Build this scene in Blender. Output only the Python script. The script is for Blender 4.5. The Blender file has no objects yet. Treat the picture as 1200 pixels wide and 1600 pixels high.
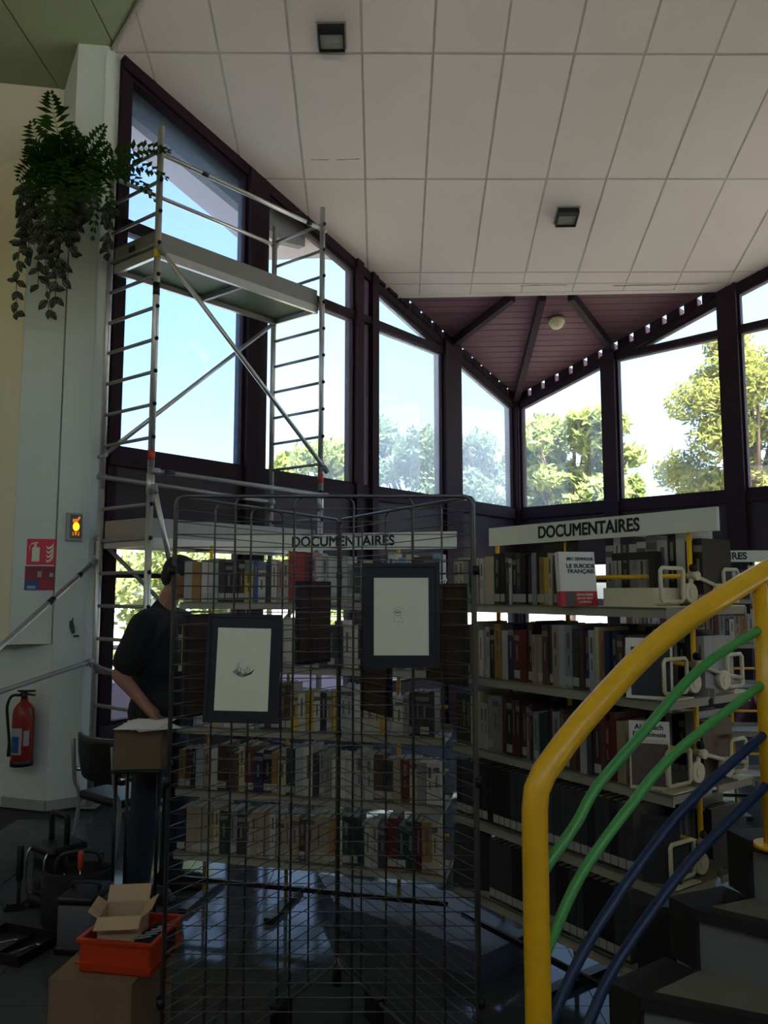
import bpy, bmesh, math, random
from math import sin, cos, pi, radians, sqrt, atan2
from mathutils import Vector, Matrix
random.seed(7)
SC = bpy.context.scene
COL = SC.collection

# ------------------------------------------------------------ camera
cam_d = bpy.data.cameras.new('camera')
cam = bpy.data.objects.new('camera', cam_d); COL.objects.link(cam)
cam_d.sensor_fit = 'VERTICAL'; cam_d.sensor_height = 24.0
cam_d.lens = 24.0 * 1202.0 / 1600.0
cam_d.clip_start = 0.05; cam_d.clip_end = 500
cam.location = (0, 0, 1.65); cam.rotation_euler = (radians(90 + 5.8), 0, 0)
SC.camera = cam

# ------------------------------------------------------------ world, sun, exposure
SUN_EL, SUN_AZ = radians(60), radians(142)      # sun high behind the photographer's right shoulder
world = bpy.data.worlds.new('world'); SC.world = world
world.use_nodes = True
wn = world.node_tree; wn.nodes.clear()
w_out = wn.nodes.new('ShaderNodeOutputWorld'); w_bg = wn.nodes.new('ShaderNodeBackground')
w_sky = wn.nodes.new('ShaderNodeTexSky'); w_sky.sky_type = 'NISHITA'
w_sky.sun_disc = False; w_sky.sun_elevation = SUN_EL; w_sky.sun_rotation = SUN_AZ
w_sky.air_density = 1.0; w_sky.dust_density = 2.5; w_sky.ozone_density = 1.2
w_bg.inputs['Strength'].default_value = 0.64
wn.links.new(w_sky.outputs[0], w_bg.inputs[0]); wn.links.new(w_bg.outputs[0], w_out.inputs[0])
sun_d = bpy.data.lights.new('sun', 'SUN'); sun_d.energy = 34.0; sun_d.angle = radians(0.6); sun_d.color = (1.0, 0.95, 0.86)
sun = bpy.data.objects.new('sun', sun_d); COL.objects.link(sun)
sdir = Vector((sin(SUN_AZ) * cos(SUN_EL), cos(SUN_AZ) * cos(SUN_EL), sin(SUN_EL)))
sun.rotation_euler = sdir.to_track_quat('Z', 'Y').to_euler(); sun.location = sdir * 40
SC.view_settings.view_transform = 'Standard'; SC.view_settings.look = 'None'
SC.view_settings.gamma = 1.0; SC.view_settings.use_curve_mapping = False
SC.view_settings.exposure = 0.08
SC.cycles.use_denoising = True
SC.cycles.max_bounces = 10; SC.cycles.diffuse_bounces = 6; SC.cycles.transparent_max_bounces = 24
SC.cycles.sample_clamp_indirect = 6.0
SC.cycles.caustics_reflective = False; SC.cycles.caustics_refractive = False

# ------------------------------------------------------------ materials
def lin(c):
    return tuple(((v / 12.92) if v <= 0.04045 else ((v + 0.055) / 1.055) ** 2.4) for v in c)
MATS = {}
def mat(name, rgb, rough=0.6, metal=0.0, var=0.0, scale=12.0, bump=0.0, spec=0.5, emit=0.0, stretch=None):
    """rgb in sRGB 0..1; var = brightness variation from a noise texture"""
    if name in MATS: return MATS[name]
    m = bpy.data.materials.new(name); m.use_nodes = True
    nt = m.node_tree; b = nt.nodes['Principled BSDF']
    c = lin(rgb) + (1,)
    b.inputs['Base Color'].default_value = c
    b.inputs['Roughness'].default_value = rough; b.inputs['Metallic'].default_value = metal
    b.inputs['Specular IOR Level'].default_value = spec
    if emit:
        b.inputs['Emission Color'].default_value = c; b.inputs['Emission Strength'].default_value = emit
    if var or bump:
        tc = nt.nodes.new('ShaderNodeTexCoord'); nz = nt.nodes.new('ShaderNodeTexNoise')
        nz.inputs['Scale'].default_value = scale; nz.inputs['Detail'].default_value = 4
        if stretch:
            mp = nt.nodes.new('ShaderNodeMapping'); mp.inputs['Scale'].default_value = stretch
            nt.links.new(tc.outputs['Object'], mp.inputs[0]); nt.links.new(mp.outputs[0], nz.inputs['Vector'])
        else:
            nt.links.new(tc.outputs['Object'], nz.inputs['Vector'])
        if var:
            mx = nt.nodes.new('ShaderNodeMix'); mx.data_type = 'RGBA'
            lo = tuple(max(0, v * (1 - var)) for v in c[:3]) + (1,); hi = tuple(min(1, v * (1 + var)) for v in c[:3]) + (1,)
            mx.inputs[6].default_value = lo; mx.inputs[7].default_value = hi
            nt.links.new(nz.outputs['Fac'], mx.inputs[0]); nt.links.new(mx.outputs[2], b.inputs['Base Color'])
        if bump:
            bp = nt.nodes.new('ShaderNodeBump'); bp.inputs['Strength'].default_value = bump; bp.inputs['Distance'].default_value = 0.004
            nt.links.new(nz.outputs['Fac'], bp.inputs['Height']); nt.links.new(bp.outputs[0], b.inputs['Normal'])
    MATS[name] = m
    return m
def glass_mat(name, tint, dust, dust_rgb=(0.9, 0.93, 0.95), gloss=1.0):
    """window pane: clear film with a fresnel reflection and a share of dust that scatters daylight"""
    m = bpy.data.materials.new(name); m.use_nodes = True
    nt = m.node_tree; nt.nodes.clear()
    out = nt.nodes.new('ShaderNodeOutputMaterial')
    tr = nt.nodes.new('ShaderNodeBsdfTransparent'); tr.inputs[0].default_value = tint + (1,)
    gl = nt.nodes.new('ShaderNodeBsdfGlossy'); gl.inputs['Roughness'].default_value = 0.02
    fr = nt.nodes.new('ShaderNodeFresnel'); fr.inputs['IOR'].default_value = 1.5
    ge = nt.nodes.new('ShaderNodeNewGeometry'); ir = nt.nodes.new('ShaderNodeMapRange'); ir.inputs[3].default_value = 1.5; ir.inputs[4].default_value = 1 / 1.5
    nt.links.new(ge.outputs['Backfacing'], ir.inputs[0]); nt.links.new(ir.outputs[0], fr.inputs['IOR'])   # a thin pane: both faces reflect alike
    mx = nt.nodes.new('ShaderNodeMixShader')
    nt.links.new(fr.outputs[0], mx.inputs[0]); nt.links.new(tr.outputs[0], mx.inputs[1]); nt.links.new(gl.outputs[0], mx.inputs[2])
    last = mx
    if dust:
        tl = nt.nodes.new('ShaderNodeBsdfTranslucent'); tl.inputs[0].default_value = lin(dust_rgb) + (1,)
        nz = nt.nodes.new('ShaderNodeTexNoise'); nz.inputs['Scale'].default_value = 1.6; nz.inputs['Detail'].default_value = 5
        tc = nt.nodes.new('ShaderNodeTexCoord'); nt.links.new(tc.outputs['Object'], nz.inputs['Vector'])
        mr = nt.nodes.new('ShaderNodeMapRange'); mr.inputs[3].default_value = dust * 0.6; mr.inputs[4].default_value = dust * 1.4
        nt.links.new(nz.outputs['Fac'], mr.inputs[0])
        m2 = nt.nodes.new('ShaderNodeMixShader')
        nt.links.new(mr.outputs[0], m2.inputs[0]); nt.links.new(mx.outputs[0], m2.inputs[1]); nt.links.new(tl.outputs[0], m2.inputs[2])
        last = m2
    nt.links.new(last.outputs[0], out.inputs[0])
    MATS[name] = m
    return m
def leaf_mat(name, rgb, rgb2, trans=0.35):
    m = bpy.data.materials.new(name); m.use_nodes = True
    nt = m.node_tree; nt.nodes.clear()
    out = nt.nodes.new('ShaderNodeOutputMaterial')
    df = nt.nodes.new('ShaderNodeBsdfDiffuse'); tl = nt.nodes.new('ShaderNodeBsdfTranslucent'); mx = nt.nodes.new('ShaderNodeMixShader')
    tc = nt.nodes.new('ShaderNodeTexCoord'); nz = nt.nodes.new('ShaderNodeTexNoise'); nz.inputs['Scale'].default_value = 1.4; nz.inputs['Detail'].default_value = 6
    nt.links.new(tc.outputs['Object'], nz.inputs['Vector'])
    rp = nt.nodes.new('ShaderNodeValToRGB'); rp.color_ramp.elements[0].position = 0.35; rp.color_ramp.elements[1].position = 0.65
    rp.color_ramp.elements[0].color = lin(rgb) + (1,); rp.color_ramp.elements[1].color = lin(rgb2) + (1,)
    nt.links.new(nz.outputs['Fac'], rp.inputs[0]); nt.links.new(rp.outputs[0], df.inputs[0]); nt.links.new(rp.outputs[0], tl.inputs[0])
    mx.inputs[0].default_value = trans
    nt.links.new(df.outputs[0], mx.inputs[1]); nt.links.new(tl.outputs[0], mx.inputs[2]); nt.links.new(mx.outputs[0], out.inputs[0])
    MATS[name] = m
    return m

CEIL = mat('ceiling_white', (0.86, 0.82, 0.79), 0.9, var=0.05, scale=3)
JOINT = mat('ceiling_joint', (0.74, 0.72, 0.68), 0.9, var=0.15, scale=9)
GREENC = mat('ceiling_green', (0.56, 0.60, 0.46), 0.85, var=0.05, scale=3)
WALLW = mat('wall_white', (0.80, 0.83, 0.80), 0.85, var=0.05, scale=2.5)
WALLC = mat('wall_warm_lit', (0.86, 0.83, 0.72), 0.85, var=0.04, scale=2.5)  # one off-white paint, warmed here and cooled above to carry the light
FRAME = mat('frame_maroon', (0.155, 0.09, 0.125), 0.7, spec=0.2, var=0.15, scale=5)
FRAMEL = mat('frame_lavender', (0.50, 0.42, 0.56), 0.6)
DARKP = mat('panel_maroon', (0.16, 0.10, 0.135), 0.65, var=0.1, scale=4)
DECK = mat('deck_plank', (0.46, 0.33, 0.36), 0.7, var=0.18, scale=6, stretch=(0.3, 6, 6))
SOFF = mat('soffit_white', (0.80, 0.77, 0.78), 0.8, var=0.04, scale=3)
BEAMX = mat('eave_beam', (0.22, 0.15, 0.15), 0.7, var=0.15, scale=6)
FLOOR = mat('floor_tile', (0.255, 0.275, 0.28), 0.09, var=0.18, scale=14, spec=0.10)
GROUT = mat('floor_joint', (0.13, 0.14, 0.15), 0.6)
ALU = mat('aluminium', (0.78, 0.78, 0.77), 0.38, metal=0.75, var=0.08, scale=20)
ALUD = mat('aluminium_dull', (0.58, 0.58, 0.57), 0.55, metal=0.5, var=0.10, scale=8)
BLACK = mat('black_plastic', (0.06, 0.06, 0.07), 0.45)
DARKM = mat('dark_metal', (0.13, 0.13, 0.14), 0.4, metal=0.5)
PLYG = mat('platform_green', (0.30, 0.36, 0.24), 0.6, var=0.15, scale=3)
YEL = mat('yellow_paint', (0.93, 0.71, 0.11), 0.33, var=0.10, scale=30, bump=0.15)
GRN = mat('green_paint', (0.30, 0.62, 0.30), 0.35, var=0.10, scale=30)
BLU = mat('blue_paint', (0.06, 0.16, 0.30), 0.4, var=0.10, scale=30)
YTAG = mat('yellow_sticker', (0.92, 0.78, 0.20), 0.5)
RTAG = mat('red_sticker', (0.72, 0.22, 0.18), 0.5)
SHELF = mat('shelf_grey', (0.58, 0.57, 0.51), 0.5, var=0.05, scale=5)
CREAM = mat('cream_plastic', (0.82, 0.79, 0.66), 0.45, var=0.04, scale=9)
SIGNW = mat('sign_white', (0.84, 0.85, 0.80), 0.5)
INK = mat('sign_black', (0.07, 0.07, 0.07), 0.6)
WIRE = mat('grille_wire', (0.40, 0.40, 0.39), 0.30, metal=0.8)
CARD = mat('cardboard', (0.46, 0.37, 0.28), 0.85, var=0.10, scale=7)
CARDT = mat('cardboard_back', (0.30, 0.21, 0.17), 0.85, var=0.10, scale=7)
NAVY = mat('frame_navy', (0.065, 0.075, 0.105), 0.5)
PAPER = mat('paper_cream', (0.88, 0.88, 0.77), 0.8, var=0.05, scale=18)
WHITE = mat('paper_white', (0.90, 0.91, 0.93), 0.8)
CHROME = mat('chrome', (0.80, 0.80, 0.82), 0.18, metal=1.0)
RED = mat('fire_red', (0.52, 0.06, 0.09), 0.35)
REDS = mat('sign_red', (0.80, 0.16, 0.24), 0.5)
REDD = mat('sign_dark_red', (0.50, 0.12, 0.18), 0.5)
BLUS = mat('sign_blue', (0.12, 0.28, 0.55), 0.5)
ORANGE = mat('orange_plastic', (0.70, 0.20, 0.06), 0.45)
STAIRT = mat('stair_tread', (0.43, 0.42, 0.36), 0.75, var=0.10, scale=20)
STAIRR = mat('stair_riser', (0.42, 0.43, 0.41), 0.75, var=0.08, scale=9)
RUBBER = mat('stair_rubber', (0.11, 0.11, 0.10), 0.7)
SKIN = mat('skin', (0.60, 0.42, 0.34), 0.55, var=0.06, scale=10)
SHIRT = mat('shirt_black', (0.075, 0.08, 0.09), 0.9)
JEANS = mat('jeans_dark', (0.14, 0.16, 0.21), 0.9, var=0.15, scale=30)
HAIR = mat('hair_dark', (0.07, 0.055, 0.05), 0.7, var=0.3, scale=60)
SHOE = mat('shoe_dark', (0.09, 0.09, 0.10), 0.6)
GLASS = glass_mat('window_glass', (0.93, 0.96, 0.98), 0.02)
GLASSD = glass_mat('window_glass_dusty', (0.80, 0.86, 0.95), 0.14)
GLASSB = glass_mat('window_glass_sky_blue', (0.78, 0.84, 0.97), 0.04, (0.70, 0.85, 0.98))  # blue of sky and haze put into the pane's tint and dust colour
LENS = mat('lamp_glass', (0.62, 0.62, 0.58), 0.15)
LGREY = mat('light_grey_plastic', (0.60, 0.61, 0.60), 0.5)
GREYBOX = mat('toolbox_grey', (0.34, 0.35, 0.36), 0.6)
FERN = leaf_mat('fern_green', (0.10, 0.20, 0.08), (0.22, 0.34, 0.14), 0.2)
VINE = mat('vine_leaf', (0.11, 0.15, 0.10), 0.5, var=0.3, scale=14)
VINES = mat('vine_leaf_stripe', (0.33, 0.38, 0.31), 0.5)
BARK = mat('bark', (0.36, 0.28, 0.22), 0.9, var=0.3, scale=8)
PINE = leaf_mat('pine_foliage', (0.40, 0.43, 0.19), (0.66, 0.66, 0.34))
BROAD = leaf_mat('broad_foliage', (0.40, 0.47, 0.22), (0.66, 0.70, 0.42))
HEDGE = leaf_mat('hedge_foliage', (0.42, 0.48, 0.26), (0.70, 0.73, 0.48))
DISTG = leaf_mat('distant_foliage', (0.34, 0.42, 0.30), (0.52, 0.58, 0.42))
GROUND = mat('ground_pale', (0.74, 0.72, 0.70), 0.95, var=0.15, scale=0.6)
TERR = mat('terrace_red', (0.62, 0.42, 0.42), 0.8, var=0.1, scale=3)
LEDGE = mat('terrace_ledge', (0.62, 0.60, 0.68), 0.8, var=0.08, scale=3)

# ------------------------------------------------------------ mesh helper
class MB:
    def __init__(s): s.v = []; s.f = []; s.m = []; s.sm = []
    def add(s, vs, fs, mi=0, smooth=False):
        o = len(s.v); s.v += [Vector(v) for v in vs]
        for f in fs: s.f.append([i + o for i in f]); s.m.append(mi); s.sm.append(smooth)
        return s
    def hexa(s, p, mi=0):      # 8 corners: bottom loop 0-3, top loop 4-7
        return s.add(p, [(3, 2, 1, 0), (4, 5, 6, 7), (0, 1, 5, 4), (1, 2, 6, 5), (2, 3, 7, 6), (3, 0, 4, 7)], mi)
    def box(s, c, d, rz=0.0, mi=0, M=None):
        hx, hy, hz = d[0] / 2, d[1] / 2, d[2] / 2
        R = Matrix.Rotation(rz, 4, 'Z') if M is None else M
        p = [Vector(c) + R @ Vector(q) for q in ((-hx, -hy, -hz), (hx, -hy, -hz), (hx, hy, -hz), (-hx, hy, -hz), (-hx, -hy, hz), (hx, -hy, hz), (hx, hy, hz), (-hx, hy, hz))]
        return s.hexa(p, mi)
    def rbox(s, c, d, r, rz=0.0, mi=0, n=3):     # vertical-edge and top-rounded box
        hx, hy, hz = d[0] / 2, d[1] / 2, d[2] / 2
        r = min(r, hx * .98, hy * .98, hz * .98)
        R = Matrix.Rotation(rz, 4, 'Z'); rings = []
        prof = [(-hz, r), ] 
        prof = [(-hz, r * .4), (-hz + r * .4, 0)] + [(hz - r + r * sin(a), r - r * cos(a)) for a in [i * pi / 2 / n for i in range(n + 1)]]
        for z, ins in prof:
            ring = []
            for qx, qy, a0 in ((1, 1, 0), (-1, 1, pi / 2), (-1, -1, pi), (1, -1, 3 * pi / 2)):
                for i in range(n + 1):
                    a = a0 + i * pi / 2 / n
                    ring.append(Vector(c) + R @ Vector((qx * (hx - r) + (r - ins) * cos(a), qy * (hy - r) + (r - ins) * sin(a), z)))
            rings.append(ring)
        return s.loft(rings, mi, True, True)
    def loft(s, rings, mi=0, cap=True, smooth=True, closed=True):
        n = len(rings[0]); vs = [p for r in rings for p in r]; fs = []
        for k in range(len(rings) - 1):
            for i in range(n if closed else n - 1):
                j = (i + 1) % n; fs.append((k * n + i, k * n + j, (k + 1) * n + j, (k + 1) * n + i))
        s.add(vs, fs, mi, smooth)
        if cap:
            o = len(s.v) - len(vs)
            s.f.append([o + i for i in reversed(range(n))]); s.m.append(mi); s.sm.append(False)
            s.f.append([o + (len(rings) - 1) * n + i for i in range(n)]); s.m.append(mi); s.sm.append(False)
        return s
    def tube(s, path, r, n=8, mi=0, cap=True, smooth=True):
        path = [Vector(p) for p in path]; rings = []; N = None
        for i, p in enumerate(path):
            t = (path[min(i + 1, len(path) - 1)] - path[max(i - 1, 0)]).normalized()
            if N is None: N = t.orthogonal().normalized()
            N = (N - t * N.dot(t)); N = N.normalized() if N.length > 1e-6 else t.orthogonal().normalized()
            B = t.cross(N); rr = r[i] if isinstance(r, (list, tuple)) else r
            rings.append([p + (N * cos(2 * pi * k / n) + B * sin(2 * pi * k / n)) * rr for k in range(n)])
        return s.loft(rings, mi, cap, smooth)
    def capsule(s, a, b, ra, rb, n=12, mi=0):
        a, b = Vector(a), Vector(b); t = (b - a); L = t.length; t = t / L if L > 1e-6 else Vector((0, 0, 1))
        N = t.orthogonal().normalized(); B = t.cross(N); rings = []
        for ang in [-85, -60, -30, 0]:
            q = radians(ang); rings.append((a + t * ra * sin(q), ra * cos(q)))
        for ang in [0, 30, 60, 85]:
            q = radians(ang); rings.append((b + t * rb * sin(q), rb * cos(q)))
        return s.loft([[c + (N * cos(2 * pi * k / n) + B * sin(2 * pi * k / n)) * r for k in range(n)] for c, r in rings], mi)
    def ell(s, c, d, n=14, m=8, mi=0, M=None):
        c = Vector(c); R = M if M is not None else Matrix.Identity(3); rings = []
        for i in range(m + 1):
            q = -pi / 2 * .98 + i * pi * .98 / m
            rings.append([c + R @ Vector((d[0] * cos(q) * cos(2 * pi * k / n), d[1] * cos(q) * sin(2 * pi * k / n), d[2] * sin(q))) for k in range(n)])
        return s.loft(rings, mi)
    def prism(s, poly, off, mi=0):    # planar polygon of 3D points extruded by vector off
        poly = [Vector(p) for p in poly]; n = len(poly); off = Vector(off)
        nrm = sum(((poly[i] - poly[0]).cross(poly[(i + 1) % n] - poly[0]) for i in range(1, n)), Vector())
        if nrm.dot(off) > 0: poly = poly[::-1]
        vs = poly + [p + off for p in poly]
        fs = [tuple(range(n)), tuple(range(2 * n - 1, n - 1, -1))]
        fs += [((i + 1) % n, i, n + i, n + (i + 1) % n) for i in range(n)]
        return s.add(vs, fs, mi)
    def mesh(s, name, mats, org=(0, 0, 0)):
        o = Vector(org); me = bpy.data.meshes.new(name)
        me.from_pydata([v - o for v in s.v], [], s.f)
        for m in (mats if isinstance(mats, (list, tuple)) else [mats]): me.materials.append(m)
        me.polygons.foreach_set('material_index', s.m); me.polygons.foreach_set('use_smooth', s.sm)
        me.update(); return me
    def build(s, name, mats, parent=None, org=None):
        if org is None: org = wloc(parent) if parent is not None else (0, 0, 0)
        ob = bpy.data.objects.new(name, s.mesh(name, mats, org)); COL.objects.link(ob)
        if parent is not None: ob.parent = parent
        else: ob.location = org
        return ob
def wloc(o):
    p = Vector((0, 0, 0))
    while o is not None: p += Vector(o.location); o = o.parent
    return p
def tag(o, label=None, cat=None, group=None, kind=None):
    if label: o['label'] = label
    if cat: o['category'] = cat
    if group: o['group'] = group
    if kind: o['kind'] = kind
    return o
def empty(name, loc, label=None, cat=None, group=None, kind=None, rz=0.0):
    o = bpy.data.objects.new(name, None); COL.objects.link(o); o.location = loc; o.rotation_euler = (0, 0, rz)
    o.empty_display_size = 0.1
    return tag(o, label, cat, group, kind)
def inst(me, name, parent=None, M=None):
    o = bpy.data.objects.new(name, me); COL.objects.link(o)
    if parent is not None: o.parent = parent
    if M is not None: o.matrix_local = M
    return o
def copy_tree(o, parent=None):
    c = o.copy(); COL.objects.link(c)
    if parent is not None: c.parent = parent
    for ch in o.children: copy_tree(ch, c)
    return c
def struct(o): o['kind'] = 'structure'; return o
def text(body, size, parent, M, m, name='lettering', ext=0.0012, width=None):
    cu = bpy.data.curves.new(name, 'FONT'); cu.body = body; cu.size = size; cu.extrude = ext
    cu.align_x = 'CENTER'; cu.align_y = 'CENTER'; cu.bevel_depth = size * 0.026; cu.bevel_resolution = 0
    t = bpy.data.objects.new(name, cu); COL.objects.link(t)
    bpy.context.view_layer.update()
    me = bpy.data.meshes.new_from_object(t.evaluated_get(bpy.context.evaluated_depsgraph_get()))
    bpy.data.objects.remove(t); bpy.data.curves.remove(cu)
    me.materials.clear(); me.materials.append(m); me.name = name
    if width:
        xs_ = [v.co.x for v in me.vertices]; k = width / (max(xs_) - min(xs_))
        for v in me.vertices: v.co.x *= k
    o = bpy.data.objects.new(name, me); COL.objects.link(o); o.parent = parent; o.matrix_local = M
    return o
def face_mat(origin, xdir, up=(0, 0, 1)):     # matrix whose local x runs along xdir, local y up, local z out of the face
    x = Vector(xdir).normalized(); u = Vector(up).normalized(); z = x.cross(u).normalized(); u = z.cross(x)
    return Matrix(((x.x, u.x, z.x, origin[0]), (x.y, u.y, z.y, origin[1]), (x.z, u.z, z.z, origin[2]), (0, 0, 0, 1)))
def rotmat(axis, ang): return Matrix.Rotation(ang, 4, axis)
def clip(poly, a, b, c):         # keep a*x + b*y <= c
    out = []
    for i in range(len(poly)):
        p, q = poly[i], poly[(i + 1) % len(poly)]
        dp, dq = a * p[0] + b * p[1] - c, a * q[0] + b * q[1] - c
        if dp <= 0: out.append(p)
        if (dp < 0 < dq) or (dq < 0 < dp):
            t = dp / (dp - dq); out.append((p[0] + t * (q[0] - p[0]), p[1] + t * (q[1] - p[1])))
    return out
def area(poly): return abs(sum(poly[i][0] * poly[(i + 1) % len(poly)][1] - poly[(i + 1) % len(poly)][0] * poly[i][1] for i in range(len(poly)))) / 2 if len(poly) > 2 else 0
def bez(p0, p1, p2, n):
    p0, p1, p2 = Vector(p0), Vector(p1), Vector(p2)
    return [p0 * (1 - t) ** 2 + p1 * 2 * t * (1 - t) + p2 * t * t for t in [i / n for i in range(n + 1)]]
def smooth_path(pts, sub=4):     # Catmull-Rom
    pts = [Vector(p) for p in pts]; out = []
    for i in range(len(pts) - 1):
        p0, p1, p2, p3 = pts[max(i - 1, 0)], pts[i], pts[i + 1], pts[min(i + 2, len(pts) - 1)]
        for k in range(sub):
            t = k / sub
            out.append(0.5 * ((2 * p1) + (-p0 + p2) * t + (2 * p0 - 5 * p1 + 4 * p2 - p3) * t * t + (-p0 + 3 * p1 - 3 * p2 + p3) * t ** 3))
    return out + [pts[-1]]

# ============================================================ THE SETTING
CX, CY, ZC, SL = 1.933, 11.168, 4.386, 0.283
D1 = Vector((-0.649, -0.760, 0)); N1 = Vector((0.760, -0.649, 0))      # left window wall: along, inward
D2 = Vector((0.7227, -0.6911, 0)); N2 = Vector((-0.6911, -0.7227, 0))  # right window wall
CO = Vector((CX, CY, 0))
def cz(x, y): return ZC - 0.389 * (y - CY) + 0.0196 * (x - CX)          # front roof plane
def top(s): return ZC + SL * s
def wp(w, s, z, o=0.0):
    D, N = ((D1, N1), (D2, N2))[w]
    return CO + D * s + N * o + Vector((0, 0, z))
def wprism(mb, w, poly, o0, o1, mi=0):
    N = (N1, N2)[w]
    return mb.prism([wp(w, s, z, o0) for s, z in poly], N * (o1 - o0), mi)
def inset(poly, d):
    n = len(poly); out = []
    A = sum(poly[i][0] * poly[(i + 1) % n][1] - poly[(i + 1) % n][0] * poly[i][1] for i in range(n))
    sg = 1 if A > 0 else -1
    L = []
    for i in range(n):
        (x0, y0), (x1, y1) = poly[i], poly[(i + 1) % n]; l = sqrt((x1 - x0) ** 2 + (y1 - y0) ** 2)
        nx, ny = -(y1 - y0) / l * sg, (x1 - x0) / l * sg
        L.append((nx, ny, nx * x0 + ny * y0 + d))
    for i in range(n):
        a, b = L[i - 1], L[i]; det = a[0] * b[1] - a[1] * b[0]
        out.append(((a[2] * b[1] - a[1] * b[2]) / det, (a[0] * b[2] - a[2] * b[0]) / det))
    return out

# floor: a slab with separate tiles laid on it
fb = MB()
fb.box((0.7, 4.0, -0.10), (14.6, 15.4, 0.18)); floor = struct(fb.build('floor', GROUT))
t_me = MB().box((0, 0, -0.005), (0.496, 0.496, 0.011)).mesh('tile', FLOOR)
inside = lambda x, y: (Vector((x, y, 0)) - CO).dot(N1) > 0.25 and (Vector((x, y, 0)) - CO).dot(N2) > 0.25
for i in range(-7, 9):
    for j in range(4, 22):
        x, y = i * 0.5 + 0.1, j * 0.5
        if inside(x, y) and not (x < -2.3 and y > 5.6): inst(t_me, 'tile', floor, Matrix.Translation((x, y, random.uniform(-0.0003, 0.0003) + 0.0005)))
# the rest of the floor, out of view behind the photographer and at the sides, laid with the same tiles
fr = MB()
fr.box((0.7, -0.7, 0.000), (14.4, 4.8, 0.011), mi=0)
fr.build('floor_sheet', FLOOR, floor)

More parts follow.
